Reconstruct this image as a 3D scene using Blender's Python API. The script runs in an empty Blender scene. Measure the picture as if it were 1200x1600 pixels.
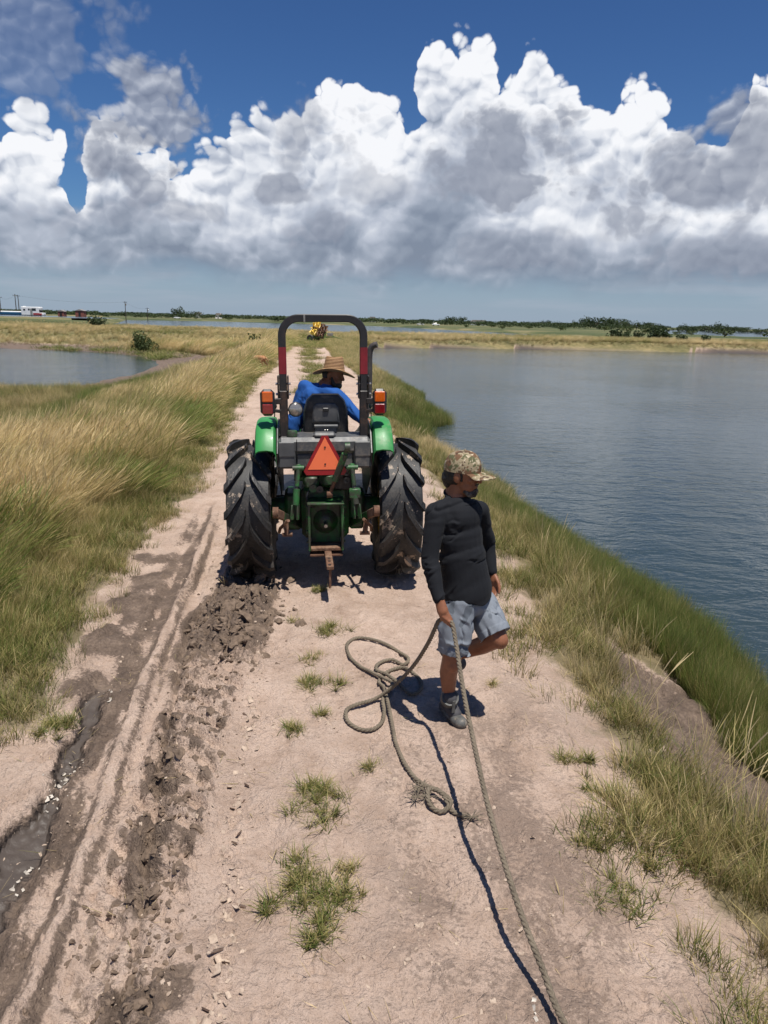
# Levee road between ponds: tractor, man with rope, dog, grass banks, cumulus sky
EXPOSURE = 0.22
SKY_TINT = (0.29, 0.40, 0.53)
GROUND_PX, GROUND_COLS = 1.35, 620
QUICK = False
import bpy, bmesh, math, random
import numpy as np
from mathutils import Vector, Matrix, Euler

random.seed(7)
RNG = np.random.default_rng(11)
SC = bpy.context.scene
COL = SC.collection
R = math.radians

# ------------------------------------------------------------------ camera
F, PITCH, ROLL, CAM_H = 1150.0, R(14.6), R(1.4), 2.42
cam_d = bpy.data.cameras.new('camera')
cam_d.sensor_fit = 'VERTICAL'; cam_d.sensor_height = 36.0; cam_d.lens = 36.0 * F / 1600.0
cam_d.clip_start = 0.05; cam_d.clip_end = 30000
cam = bpy.data.objects.new('camera', cam_d); COL.objects.link(cam)
cam.location = (0, 0, CAM_H)
cam.matrix_world = Matrix.Translation((0, 0, CAM_H)) @ Matrix.Rotation(math.pi / 2 - PITCH, 4, 'X') @ Matrix.Rotation(ROLL, 4, 'Z')
SC.camera = cam
SC.render.resolution_x, SC.render.resolution_y = 768, 1024

def ray(px, py):
    a = (px - 600) / F; b = -(py - 800) / F
    c, s = math.cos(ROLL), math.sin(ROLL)
    a, b = a * c - b * s, a * s + b * c
    return Vector((a, math.cos(PITCH) + b * math.sin(PITCH), -math.sin(PITCH) + b * math.cos(PITCH)))
def at(px, py, Y):
    """the point at forward distance Y that the photograph shows at px, py"""
    d = ray(px, py); t = Y / d.y
    return Vector((d.x * t, Y, CAM_H + d.z * t))
def on(px, py, z=0.0):
    d = ray(px, py); t = (z - CAM_H) / d.z
    return Vector((d.x * t, d.y * t, z))

# ------------------------------------------------------------------ render settings
SC.render.engine = 'CYCLES'
cy = SC.cycles
cy.use_denoising = True
cy.max_bounces = 6; cy.diffuse_bounces = 3; cy.glossy_bounces = 3; cy.transmission_bounces = 3; cy.transparent_max_bounces = 6
cy.use_adaptive_sampling = True; cy.adaptive_threshold = 0.012
vs = SC.view_settings
vs.view_transform = 'Standard'; vs.look = 'None'; vs.exposure = EXPOSURE; vs.gamma = 1.0; vs.use_curve_mapping = False

# ------------------------------------------------------------------ node expressions
class S:
    """a socket with arithmetic"""
    def __init__(s, t, k): s.t, s.k = t, k
    def m(s, op, *o, clamp=False):
        n = s.t.nodes.new('ShaderNodeMath'); n.operation = op; n.use_clamp = clamp
        for i, v in enumerate((s,) + o):
            if isinstance(v, S): s.t.links.new(v.k, n.inputs[i])
            else: n.inputs[i].default_value = v
        return S(s.t, n.outputs[0])
    def __add__(s, o): return s.m('ADD', o)
    __radd__ = __add__
    def __sub__(s, o): return s.m('SUBTRACT', o)
    def __rsub__(s, o): return (s * -1.0) + o
    def __mul__(s, o): return s.m('MULTIPLY', o)
    __rmul__ = __mul__
    def __truediv__(s, o): return s.m('DIVIDE', o)
    def max(s, o): return s.m('MAXIMUM', o)
    def min(s, o): return s.m('MINIMUM', o)
    def clamp(s): return s.m('ADD', 0.0, clamp=True)
    def step(s, a, b):
        n = s.t.nodes.new('ShaderNodeMapRange'); n.interpolation_type = 'SMOOTHSTEP'
        s.t.links.new(s.k, n.inputs['Value']); n.inputs['From Min'].default_value = a; n.inputs['From Max'].default_value = b
        return S(s.t, n.outputs['Result'])
    def lin(s, a, b, c=0.0, d=1.0):
        n = s.t.nodes.new('ShaderNodeMapRange')
        s.t.links.new(s.k, n.inputs['Value'])
        for i, v in zip(('From Min', 'From Max', 'To Min', 'To Max'), (a, b, c, d)): n.inputs[i].default_value = v
        return S(s.t, n.outputs['Result'])
def put(t, sock, v):
    if isinstance(v, S): t.links.new(v.k, sock)
    elif v is not None:
        if hasattr(sock.default_value, '__len__') and len(sock.default_value) == 4 and len(v) == 3: v = (*v, 1)
        sock.default_value = v
def vec(t, x, y, z=0.0):
    n = t.nodes.new('ShaderNodeCombineXYZ')
    for i, v in enumerate((x, y, z)): put(t, n.inputs[i], v)
    return S(t, n.outputs[0])
def vmath(t, op, a, b=None, scale=None):
    n = t.nodes.new('ShaderNodeVectorMath'); n.operation = op
    put(t, n.inputs[0], a)
    if b is not None: put(t, n.inputs[1], b)
    if scale is not None: put(t, n.inputs['Scale'], scale)
    return S(t, n.outputs[0])
def noise(t, v, scale, detail=3.0, rough=0.5, dist=0.0, color=False, dims='3D', lac=2.0):
    n = t.nodes.new('ShaderNodeTexNoise'); n.noise_dimensions = dims
    if v is not None: t.links.new(v.k, n.inputs['Vector'])
    n.inputs['Scale'].default_value = scale; n.inputs['Detail'].default_value = detail
    n.inputs['Roughness'].default_value = rough; n.inputs['Distortion'].default_value = dist
    n.inputs['Lacunarity'].default_value = lac
    return S(t, n.outputs['Color' if color else 'Fac'])
def voro(t, v, scale, feature='F1', smooth=0.3, rand=1.0, out='Distance', dims='3D', detail=0.0, rough=0.5):
    n = t.nodes.new('ShaderNodeTexVoronoi'); n.voronoi_dimensions = dims; n.feature = feature
    if v is not None: t.links.new(v.k, n.inputs['Vector'])
    n.inputs['Scale'].default_value = scale; n.inputs['Randomness'].default_value = rand
    n.inputs['Detail'].default_value = detail; n.inputs['Roughness'].default_value = rough
    if feature == 'SMOOTH_F1': n.inputs['Smoothness'].default_value = smooth
    return S(t, n.outputs[out])
def mixc(t, f, a, b, blend='MIX'):
    n = t.nodes.new('ShaderNodeMix'); n.data_type = 'RGBA'; n.blend_type = blend
    put(t, n.inputs[0], f); put(t, n.inputs[6], a); put(t, n.inputs[7], b)
    return S(t, n.outputs[2])
def ramp(t, f, stops):
    n = t.nodes.new('ShaderNodeValToRGB'); cr = n.color_ramp
    while len(cr.elements) < len(stops): cr.elements.new(0.5)
    for e, (p, c) in zip(cr.elements, stops): e.position = p; e.color = (*c, 1) if len(c) == 3 else c
    put(t, n.inputs[0], f)
    return S(t, n.outputs[0])
def attr(t, name, out='Fac'):
    n = t.nodes.new('ShaderNodeAttribute'); n.attribute_name = name
    return S(t, n.outputs[out])
def sep(t, v):
    n = t.nodes.new('ShaderNodeSeparateXYZ'); t.links.new(v.k, n.inputs[0])
    return [S(t, n.outputs[i]) for i in range(3)]

# ------------------------------------------------------------------ sun
SUN_EL, SUN_AZ = R(74), R(147)      # azimuth clockwise from the way the camera looks: behind it, a little to its right
sun_dir = Vector((math.sin(SUN_AZ) * math.cos(SUN_EL), math.cos(SUN_AZ) * math.cos(SUN_EL), math.sin(SUN_EL)))
sd = bpy.data.lights.new('sun', 'SUN'); sd.energy = 5.0; sd.angle = R(0.53); sd.color = (1.0, 0.955, 0.88)
sun = bpy.data.objects.new('sun', sd); COL.objects.link(sun)
sun.rotation_euler = sun_dir.to_track_quat('Z', 'Y').to_euler(); sun.location = (0, -10, 40)

# ------------------------------------------------------------------ sky with cumulus
world = bpy.data.worlds.new('World'); SC.world = world; world.use_nodes = True
def build_sky():
    t = world.node_tree; t.nodes.clear()
    out = t.nodes.new('ShaderNodeOutputWorld'); bg = t.nodes.new('ShaderNodeBackground')
    t.links.new(bg.outputs[0], out.inputs[0]); bg.inputs['Strength'].default_value = 0.083
    sky = t.nodes.new('ShaderNodeTexSky'); sky.sky_type = 'NISHITA'; sky.sun_disc = False
    sky.sun_elevation = SUN_EL; sky.sun_rotation = SUN_AZ; sky.altitude = 0
    sky.air_density = 1.0; sky.dust_density = 0.3; sky.ozone_density = 3.0
    tc = t.nodes.new('ShaderNodeTexCoord'); D = S(t, tc.outputs['Generated'])
    x, y, z = sep(t, D)
    K = F / 100.0
    U = x.m('ARCTAN2', y) * K                     # azimuth and height over the horizon, in units of five degrees
    V = z.m('ARCSINE') * K
    # deeper blue, as a phone renders a clear subtropical sky
    g = t.nodes.new('ShaderNodeGamma'); t.links.new(sky.outputs[0], g.inputs[0]); g.inputs[1].default_value = 1.25
    blue = mixc(t, 1.0, S(t, g.outputs[0]), SKY_TINT, 'MULTIPLY')
    hz = V.step(1.6, -0.1)
    hazec = (3.3, 4.1, 5.2)
    base = mixc(t, hz * 0.9, blue, hazec)

    p0 = vec(t, U, V * 1.12, 3.7)
    wv = vmath(t, 'SUBTRACT', noise(t, p0, 0.9, 3, 0.5, color=True), (0.5, 0.5, 0.5))
    p = vmath(t, 'ADD', p0, vmath(t, 'SCALE', wv, scale=0.45))
    wv2 = vmath(t, 'SUBTRACT', noise(t, p0, 4.5, 3, 0.55, color=True), (0.5, 0.5, 0.5))
    p = vmath(t, 'ADD', p, vmath(t, 'SCALE', wv2, scale=0.10))
    def billow(q):
        a = voro(t, q, 1.05, dims='2D'); a = a * a
        b = voro(t, q, 2.5, dims='2D'); b = b * b
        c = voro(t, q, 6.0, dims='2D'); c = c * c
        return 1.0 - (a * 0.62 + b * 0.42 + c * 0.30), a, b, c
    B, a1, b1, c1 = billow(p)
    B2, a2, b2, c2 = billow(vmath(t, 'ADD', p, (-0.04, 0.10, 0.0)))
    # skyline of the cloud bank by azimuth
    prof = [(-12, 2.4), (-9, 1.9), (-7.5, 2.6), (-6.4, 3.2)] + CLOUD_TOPS + [(6.4, 3.0), (7.5, 2.2), (9, 2.8), (12, 2.1)]
    fc = t.nodes.new('ShaderNodeFloatCurve'); cu = fc.mapping.curves[0]
    pts = [((a + 12) / 24, b / 6) for a, b in prof]
    while len(cu.points) < len(pts): cu.points.new(0.5, 0.5)
    for q, (a, b) in zip(cu.points, pts): q.location = (a, b); q.handle_type = 'AUTO'
    fc.mapping.use_clip = True; fc.mapping.update()
    ux, uy, _ = sep(t, p)
    def top(uu):
        n = (uu * (1 / 24.0) + 0.5)
        t.links.new(n.k, fc.inputs['Value']); return S(t, fc.outputs[0]) * 6.0
    u_w = ux * 0.6 + U * 0.4
    T = top(u_w)
    far = noise(t, vec(t, U, 0.0, 0.0), 0.45, 2, 0.5, dims='2D')
    out_frame = U.m('ABSOLUTE').step(6.0, 8.0)
    T = T * (1.0 - out_frame) + (far * 5.2 - 0.2) * out_frame
    vy = V * 0.75 + uy * (0.25 / 1.12)
    fine = noise(t, p, 9.0, 5, 0.6, dims='2D')
    dens = (T - vy) * 2.0 + (B - 0.58) * 1.7 + (fine - 0.5) * 0.14
    def blob(cx, cy, rx, ry):
        dx = (ux - cx) / rx; dy = (vy - cy) / ry
        return 1.0 - (dx * dx + dy * dy).m('SQRT')
    for (cx, cy, rx, ry, k) in CLOUD_HOLES:
        dens = dens - blob(cx, cy, rx, ry).max(0.0) * k
    mask = dens.step(0.0, 0.20)
    soft = dens.step(-0.05, 0.5)
    # light and shade of the towers: sunlit crowns, grey hollows and bases
    edge = dens.step(2.6, 0.2)
    rel = (a2 - a1) * 1.9 + ((b2 - b1) * 1.7 + (c2 - c1) * 0.95) * (edge * 0.7 + 0.32)
    big = noise(t, vec(t, ux, vy * 1.5, 9.1), 0.75, 3, 0.55, dims='2D')
    depth = (T - V)                                # how far under the crown
    ratio = V.lin(0.45, 3.0)
    lum = 0.76 + rel * 0.46 + (big - 0.5) * 1.35 + ratio * 0.26 - depth.lin(0.0, 2.2, 0.0, 0.3) + (fine - 0.5) * 0.1
    lum = lum * (1.0 - dens.step(0.4, 0.0) * -0.08)
    lum = lum - V.step(1.9, 0.6) * 0.40
    lum = lum.clamp()
    ccol = ramp(t, lum, [(0.0, (2.3, 2.75, 3.6)), (0.28, (3.3, 3.8, 4.7)), (0.55, (5.3, 5.75, 6.7)), (0.8, (8.1, 8.4, 9.0)), (1.0, (9.9, 10.0, 10.3))])
    # the bank's base fades into the haze above the horizon
    foot = (V + (big - 0.5) * 0.5).step(0.32, 0.85)
    streak = noise(t, vec(t, U * 0.35, V * 3.2, 1.3), 1.0, 4, 0.55, dims='2D')
    lowcol = mixc(t, streak.step(0.42, 0.72) * V.step(0.0, 0.4) * V.step(1.5, 0.7) * 0.6, base, (4.0, 4.6, 5.5))
    col = mixc(t, mask * (foot * 0.97), lowcol, ccol)
    # loose grey scud in front
    sm = None
    fr = noise(t, p, 1.5, 3, 0.5, dims='2D')
    for (cx, cy, rx, ry, k) in SCUD:
        dx = (U - cx) / rx; dy = (V - cy) / ry
        w = ((1.0 - (dx * dx + dy * dy).m('SQRT')) + (fr - 0.5) * 1.7 + (B - 0.6) * 1.5 + (fine - 0.5) * 0.4).step(0.05, 0.62) * k
        sm = w if sm is None else sm.max(w)
    sc_l = (0.42 + rel * 0.60 + (fine - 0.5) * 0.15 + (big - 0.5) * 0.3).clamp()
    scol = ramp(t, sc_l, [(0.0, (2.2, 2.5, 3.3)), (0.5, (3.4, 3.75, 4.6)), (1.0, (6.2, 6.5, 7.2))])
    col = mixc(t, sm, col, scol)
    # below the horizon only the haze colour (hidden by the land)
    col = mixc(t, V.step(-0.02, -0.12), col, (1.6, 1.7, 1.6))
    t.links.new(col.k, bg.inputs['Color'])
    world.cycles.sampling_method = 'MANUAL'; world.cycles.sample_map_resolution = 512
def _uv(px, py):
    d = ray(px, py).normalized()
    return math.atan2(d.x, d.y) * F / 100, math.asin(d.z) * F / 100
CLOUD_TOPS = [_uv(a, b) for a, b in (
    (-60, 200), (0, 196), (45, 182), (90, 205), (104, 262), (112, 296), (122, 258), (170, 205), (215, 225), (255, 238), (275, 270), (300, 245), (345, 232),
    (370, 205), (410, 186), (432, 196), (460, 180), (488, 170), (500, 135), (530, 122), (565, 142), (605, 162), (640, 185), (652, 105), (690, 80), (745, 70),
    (773, 95), (785, 140), (800, 88), (835, 92), (870, 132), (900, 155), (938, 192), (958, 198), (968, 160), (995, 155), (1035, 168),
    (1062, 205), (1085, 228), (1115, 212), (1145, 215), (1160, 135), (1195, 118), (1260, 150))]
CLOUD_HOLES = [(*_uv(112, 300), 0.36, 0.5, 1.3), (*_uv(655, 186), 0.36, 0.34, 1.5), (*_uv(1130, 175), 0.4, 0.5, 1.3), (*_uv(1195, 345), 0.4, 0.25, 1.2)]
SCUD = [(*_uv(222, 172), 0.72, 0.62, 0.85), (*_uv(55, 55), 1.2, 0.75, 0.35), (*_uv(205, 266), 0.62, 0.42, 0.9), (*_uv(490, 212), 0.6, 0.42, 0.6),
        (*_uv(452, 300), 0.55, 0.2, 0.8), (*_uv(500, 348), 0.55, 0.32, 0.7), (*_uv(785, 268), 1.05, 0.72, 0.92), (*_uv(1130, 285), 1.5, 0.7, 0.85), (*_uv(600, 295), 0.6, 0.25, 0.45),
        (*_uv(1185, 250), 0.9, 0.75, 0.8), (*_uv(300, 330), 0.5, 0.16, 0.6), (*_uv(1130, 395), 1.1, 0.3, 0.6), (*_uv(150, 330), 0.7, 0.3, 0.5), (*_uv(820, 380), 1.0, 0.28, 0.5)]
build_sky()

# ------------------------------------------------------------------ materials
MATS = {}
def material(name):
    m = bpy.data.materials.new(name); m.use_nodes = True
    t = m.node_tree; t.nodes.clear()
    o = t.nodes.new('ShaderNodeOutputMaterial'); b = t.nodes.new('ShaderNodeBsdfPrincipled')
    t.links.new(b.outputs[0], o.inputs[0])
    MATS[name] = m
    return m, t, b
def objco(t):
    n = t.nodes.new('ShaderNodeTexCoord'); return S(t, n.outputs['Object'])
def geopos(t):
    n = t.nodes.new('ShaderNodeNewGeometry'); return S(t, n.outputs['Position'])
def bump(t, b, h, strength=0.5, dist=0.01):
    n = t.nodes.new('ShaderNodeBump'); n.inputs['Strength'].default_value = strength; n.inputs['Distance'].default_value = dist
    t.links.new(h.k, n.inputs['Height']); t.links.new(n.outputs[0], b.inputs['Normal']); return n
def simple(name, col, rough=0.6, metal=0.0, var=0.25, scale=9.0, dirt=None, dirt_amt=0.0, bump_s=0.0, bump_scale=60.0, coat=0.0, spec=0.5):
    """a plain paint, plastic or cloth with uneven tone, optional dust or mud and fine relief"""
    m, t, b = material(name)
    p = objco(t)
    n1 = noise(t, p, scale, 4, 0.6)
    c = mixc(t, n1.lin(0.3, 0.7) * 1.0, tuple(v * (1 - var) for v in col), tuple(min(1, v * (1 + var)) for v in col))
    if dirt is not None:
        n2 = noise(t, p, scale * 0.45, 6, 0.65, dist=0.4)
        n3 = noise(t, p, scale * 5, 3, 0.6)
        f = (n2 + (n3 - 0.5) * 0.35).step(0.62 - dirt_amt * 0.35, 0.74 - dirt_amt * 0.2)
        c = mixc(t, f * min(1.0, 0.5 + dirt_amt), c, dirt)
    put(t, b.inputs['Base Color'], c)
    put(t, b.inputs['Roughness'], (noise(t, p, scale * 2.2, 3, 0.6) * 0.3 + (rough - 0.15)).clamp())
    b.inputs['Metallic'].default_value = metal; b.inputs['Specular IOR Level'].default_value = spec
    b.inputs['Coat Weight'].default_value = coat
    if bump_s: bump(t, b, noise(t, p, bump_scale, 4, 0.6), bump_s, 0.004)
    return m

# ------------------------------------------------------------------ scene helpers
def tag(o, label=None, cat=None, group=None, kind=None):
    for k, v in (('label', label), ('category', cat), ('group', group), ('kind', kind)):
        if v: o[k] = v
    return o
def link(o, parent=None):
    COL.objects.link(o)
    if parent is not None: o.parent = parent
    return o
def empty(name, loc=(0, 0, 0), rz=0.0):
    o = bpy.data.objects.new(name, None); o.location = loc; o.rotation_euler = (0, 0, rz); o.empty_display_size = 0.2
    return link(o)
def mesh_np(name, V, faces, mat=None, parent=None, smooth=True, mats=None, midx=None):
    me = bpy.data.meshes.new(name)
    V = np.asarray(V, dtype=np.float32)
    if isinstance(faces, np.ndarray):
        n, k = faces.shape
        me.vertices.add(len(V)); me.vertices.foreach_set('co', V.ravel())
        me.loops.add(n * k); me.loops.foreach_set('vertex_index', faces.astype(np.int32).ravel())
        me.polygons.add(n); me.polygons.foreach_set('loop_start', np.arange(0, n * k, k, dtype=np.int32))
        me.update(calc_edges=True)
    else:
        me.from_pydata([tuple(v) for v in V], [], faces); me.update()
    for m in (mats or ([mat] if mat else [])): me.materials.append(m)
    if midx is not None: me.polygons.foreach_set('material_index', np.asarray(midx, dtype=np.int32))
    me.polygons.foreach_set('use_smooth', [smooth] * len(me.polygons))
    return link(bpy.data.objects.new(name, me), parent)
def fattr(me, name, arr, domain='POINT'):
    a = me.attributes.new(name, 'FLOAT', domain); a.data.foreach_set('value', np.asarray(arr, dtype=np.float32))

class MB:
    """collects boxes, bars, tubes and lathed shapes; build() links them as one mesh"""
    def __init__(s): s.v, s.f, s.sm = [], [], []
    def add(s, V, Fs, M=None, smooth=False):
        o = len(s.v)
        for v in V: s.v.append(tuple(M @ Vector(v)) if M is not None else tuple(v))
        for f in Fs: s.f.append(tuple(o + i for i in f)); s.sm.append(smooth)
        return s
    def box(s, c, d, rot=(0, 0, 0), bev=0.0, taper=1.0):
        """bevelled box: centre, full sizes"""
        x, y, z = (k / 2 for k in d); b = min(bev, 0.45 * min(d))
        M = Matrix.Translation(c) @ Euler(rot).to_matrix().to_4x4()
        if b <= 0:
            V = [(i * x * (taper if k > 0 else 1), j * y * (taper if k > 0 else 1), k * z) for k in (-1, 1) for j in (-1, 1) for i in (-1, 1)]
            return s.add(V, [(0, 2, 3, 1), (4, 5, 7, 6), (0, 1, 5, 4), (2, 6, 7, 3), (0, 4, 6, 2), (1, 3, 7, 5)], M)
        V = []; ix = {}
        for i in (-1, 1):
            for j in (-1, 1):
                for k in (-1, 1):
                    q = taper if k > 0 else 1
                    for a in range(3):
                        w = [i * (x - b) * q, j * (y - b) * q, k * (z - b)]
                        w[a] = (i * x * q, j * y * q, k * z)[a]
                        ix[i, j, k, a] = len(V); V.append(tuple(w))
        Fs = []
        for a in range(3):
            o1, o2 = (a + 1) % 3, (a + 2) % 3
            for sg in (-1, 1):
                def key(p, q):
                    t = [0, 0, 0]; t[a] = sg; t[o1] = p; t[o2] = q; return ix[t[0], t[1], t[2], a]
                f = [key(-1, -1), key(1, -1), key(1, 1), key(-1, 1)]
                Fs.append(f if sg > 0 else f[::-1])
        for a in range(3):
            o1, o2 = (a + 1) % 3, (a + 2) % 3
            for p in (-1, 1):
                for q in (-1, 1):
                    def kk(sg, ax):
                        t = [0, 0, 0]; t[a] = sg; t[o1] = p; t[o2] = q; return ix[t[0], t[1], t[2], ax]
                    f = [kk(-1, o1), kk(1, o1), kk(1, o2), kk(-1, o2)]
                    Fs.append(f if p * q > 0 else f[::-1])
        for i in (-1, 1):
            for j in (-1, 1):
                for k in (-1, 1):
                    f = [ix[i, j, k, 0], ix[i, j, k, 1], ix[i, j, k, 2]]
                    Fs.append(f if i * j * k > 0 else f[::-1])
        return s.add(V, Fs, M)
    def bar(s, a, b, w, h, bev=0.004, up=(0, 0, 1)):
        a, b = Vector(a), Vector(b); d = b - a; L = d.length; d.normalize()
        u = Vector(up); x = d.cross(u)
        if x.length < 1e-4: x = d.cross(Vector((0, 1, 0)))
        x.normalize(); z = x.cross(d)
        M = Matrix((x, d, z)).transposed().to_4x4(); M.translation = (a + b) / 2
        t = MB(); t.box((0, 0, 0), (w, L, h), bev=bev)
        return s.add(t.v, t.f, M)
    def tube(s, pts, r, n=12, caps=True, closed=False):
        pts = [Vector(p) for p in pts]; N = len(pts)
        rs = r if isinstance(r, (list, tuple)) else [r] * N
        V = []; up = None
        for i, p in enumerate(pts):
            if closed: d = (pts[(i + 1) % N] - pts[i - 1])
            else: d = pts[min(i + 1, N - 1)] - pts[max(i - 1, 0)]
            d.normalize()
            if up is None:
                up = Vector((0, 0, 1)) if abs(d.z) < 0.9 else Vector((1, 0, 0))
            x = d.cross(up); x.normalize(); up = x.cross(d); up.normalize()
            for k in range(n):
                a = 2 * math.pi * k / n
                V.append(p + (x * math.cos(a) + up * math.sin(a)) * rs[i])
        Fs = []
        for i in range(N if closed else N - 1):
            j = (i + 1) % N
            for k in range(n):
                l = (k + 1) % n
                Fs.append((i * n + k, i * n + l, j * n + l, j * n + k))
        if caps and not closed:
            Fs.append(tuple(range(n))[::-1]); Fs.append(tuple((N - 1) * n + k for k in range(n)))
        return s.add(V, Fs, None, True)
    def cyl(s, a, b, r, n=20): return s.tube([a, b], r, n)
    def lathe(s, prof, axis=(0, 0, 1), c=(0, 0, 0), n=32, closed=False):
        """prof: (radius, along) pairs round the axis through c"""
        ax = Vector(axis).normalized(); x = ax.orthogonal().normalized(); y = ax.cross(x); c = Vector(c)
        V = []; m = len(prof)
        for k in range(n):
            a = 2 * math.pi * k / n; e = x * math.cos(a) + y * math.sin(a)
            for r, h in prof: V.append(c + e * r + ax * h)
        Fs = []
        for k in range(n):
            l = (k + 1) % n
            for i in range(m if closed else m - 1):
                j = (i + 1) % m
                Fs.append((k * m + i, l * m + i, l * m + j, k * m + j))
        return s.add(V, Fs, None, True)
    def prism(s, outline, a, b):
        """closed outline of 3-vectors at a, extruded by vector b-a"""
        e = Vector(b) - Vector(a); n = len(outline)
        V = [Vector(p) for p in outline] + [Vector(p) + e for p in outline]
        Fs = [tuple(range(n))[::-1], tuple(range(n, 2 * n))] + [(i, (i + 1) % n, n + (i + 1) % n, n + i) for i in range(n)]
        return s.add(V, Fs)
    def build(s, name, mat=None, parent=None, smooth=None):
        me = bpy.data.meshes.new(name); me.from_pydata(s.v, [], s.f); me.update()
        if mat: me.materials.append(mat)
        me.polygons.foreach_set('use_smooth', [x if smooth is None else smooth for x in s.sm])
        bm = bmesh.new(); bm.from_mesh(me); bmesh.ops.recalc_face_normals(bm, faces=bm.faces); bm.to_mesh(me); bm.free()
        if any(s.sm) and smooth is None: me.set_sharp_from_angle(angle=R(40))
        return link(bpy.data.objects.new(name, me), parent)

# ------------------------------------------------------------------ numpy noise and curves
_perm = np.random.default_rng(3).permutation(4096)
_grad = np.random.default_rng(4).uniform(0, 2 * np.pi, 4096)
def perlin(x, y, seed=0):
    xi = np.floor(x).astype(np.int64); yi = np.floor(y).astype(np.int64); xf = x - xi; yf = y - yi
    u = xf * xf * xf * (xf * (xf * 6 - 15) + 10); v = yf * yf * yf * (yf * (yf * 6 - 15) + 10)
    def g(ix, iy, dx, dy):
        a = _grad[_perm[(_perm[(ix + seed * 131) & 4095] + iy) & 4095]]
        return np.cos(a) * dx + np.sin(a) * dy
    n00 = g(xi, yi, xf, yf); n10 = g(xi + 1, yi, xf - 1, yf); n01 = g(xi, yi + 1, xf, yf - 1); n11 = g(xi + 1, yi + 1, xf - 1, yf - 1)
    return ((n00 * (1 - u) + n10 * u) * (1 - v) + (n01 * (1 - u) + n11 * u) * v) * 1.5
def fbm(x, y, f=1.0, o=4, seed=0, rough=0.5):
    a, s = 1.0, 0.0
    for i in range(o): s = s + a * perlin(x * f, y * f, seed + i); f *= 2.03; a *= rough
    return s
def sm(e0, e1, x):
    t = np.clip((x - e0) / (e1 - e0), 0, 1); return t * t * (3 - 2 * t)
def polyd(X, Y, P):
    """distance to an open polyline, signed side (+ = right of its direction) and arc length there"""
    best = np.full(X.shape, 1e9); sg = np.zeros(X.shape); arc = np.zeros(X.shape); acc = 0.0
    for (x0, y0), (x1, y1) in zip(P[:-1], P[1:]):
        dx, dy = x1 - x0, y1 - y0; L2 = dx * dx + dy * dy; L = math.sqrt(L2)
        t = np.clip(((X - x0) * dx + (Y - y0) * dy) / L2, 0, 1)
        d = np.hypot(X - x0 - t * dx, Y - y0 - t * dy)
        k = d < best
        best = np.where(k, d, best); arc = np.where(k, acc + t * L, arc)
        sg = np.where(k, np.sign((X - x0) * dy - (Y - y0) * dx), sg); acc += L
    return best, sg, arc
def inside(X, Y, P):
    r = np.zeros(X.shape, bool); n = len(P)
    for i in range(n):
        x0, y0 = P[i]; x1, y1 = P[(i + 1) % n]
        c = ((y0 > Y) != (y1 > Y))
        with np.errstate(divide='ignore', invalid='ignore'): xx = (x1 - x0) * (Y - y0) / (y1 - y0) + x0
        r ^= c & (X < xx)
    return r
def shore(X, Y, P):
    d, _, _ = polyd(X, Y, list(P) + [P[0]]); return np.where(inside(X, Y, P), -d, d)

# ------------------------------------------------------------------ lie of the land
WZ = -0.9
LAGOON = [(5.5, -40), (4.6, -6), (3.7, 0), (3.35, 3), (3.2, 5), (3.3, 6.5), (3.3, 7.9), (3.05, 9.2), (2.7, 10.7), (2.25, 12.5), (2.15, 14.5), (1.9, 16.4), (1.5, 19.5), (0.95, 22), (1.15, 23.4), (1.9, 24.6),
          (1.85, 26), (1.15, 29.5), (1.35, 34), (0.55, 38), (-0.6, 48), (-1.6, 65), (-2.8, 86), (0, 94), (8, 98.5), (26, 104), (54, 106.5), (120, 110), (260, 100), (260, -60)]
POND = [(-120, 33), (-22, 32), (-15.6, 33.4), (-14.9, 37), (-15.1, 43), (-16.6, 52), (-20, 60), (-24, 64.5), (-30, 66.5), (-45, 70), (-120, 80)]
FARL = [(-70, 170), (-40, 150), (-24, 142), (10, 140), (40, 152), (62, 190), (42, 265), (-2, 424), (-66, 478), (-115, 496), (-150, 434), (-95, 264)]
FARR = [(112, 300), (150, 230), (330, 380), (620, 800), (560, 1100), (330, 900), (150, 430)]
FARX = [(-135, 172), (-80, 165), (-66, 172), (-72, 205), (-100, 250), (-200, 250), (-240, 190)]      # the raised pond by the camper
FARX_Z = 1.25
LB = [(-2.3, -6), (-2.2, 0), (-2.1, 3.0), (-2.1, 3.62), (-1.95, 4.1), (-2.1, 5.2), (-2.45, 7.6), (-2.55, 10.5), (-3.3, 15.4), (-4.2, 22.3), (-5.1, 31), (-5.5, 37), (-6.4, 46), (-7.7, 60), (-8.8, 72), (-10.0, 95)]
RB = [(1.3, -6), (1.3, 0), (1.3, 2.4), (1.1, 3.1), (1.1, 4.7), (1.05, 5.9), (1.05, 7.5), (0.7, 12), (-0.1, 18), (-0.65, 24), (-1.15, 29), (-2.3, 38.4), (-3.7, 47.5), (-5.4, 62.7), (-6.6, 75), (-7.5, 95)]
_l = np.array(LB); _r = np.array(RB)
def lbx(Y): return np.interp(Y, _l[:, 1], _l[:, 0])
def rbx(Y): return np.interp(Y, _r[:, 1], _r[:, 0])
RIDGE = [(-1.2, 1.5), (-1.26, 2.06), (-1.3, 2.49), (-1.37, 3.08), (-1.49, 3.74), (-1.63, 4.69), (-1.83, 6.67), (-2.2, 9.4)]
PUDDLE = [(-1.6, 1.6), (-1.62, 2.55), (-1.66, 3.03), (-1.74, 3.55), (-1.82, 4.08), (-1.95, 4.9), (-2.1, 5.9)]
TREAD = [(-1.30, 7.2), (-1.26, 6.45), (-1.14, 4.72), (-1.12, 3.89), (-1.05, 3.14), (-0.99, 2.47), (-0.95, 1.6)]
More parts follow.
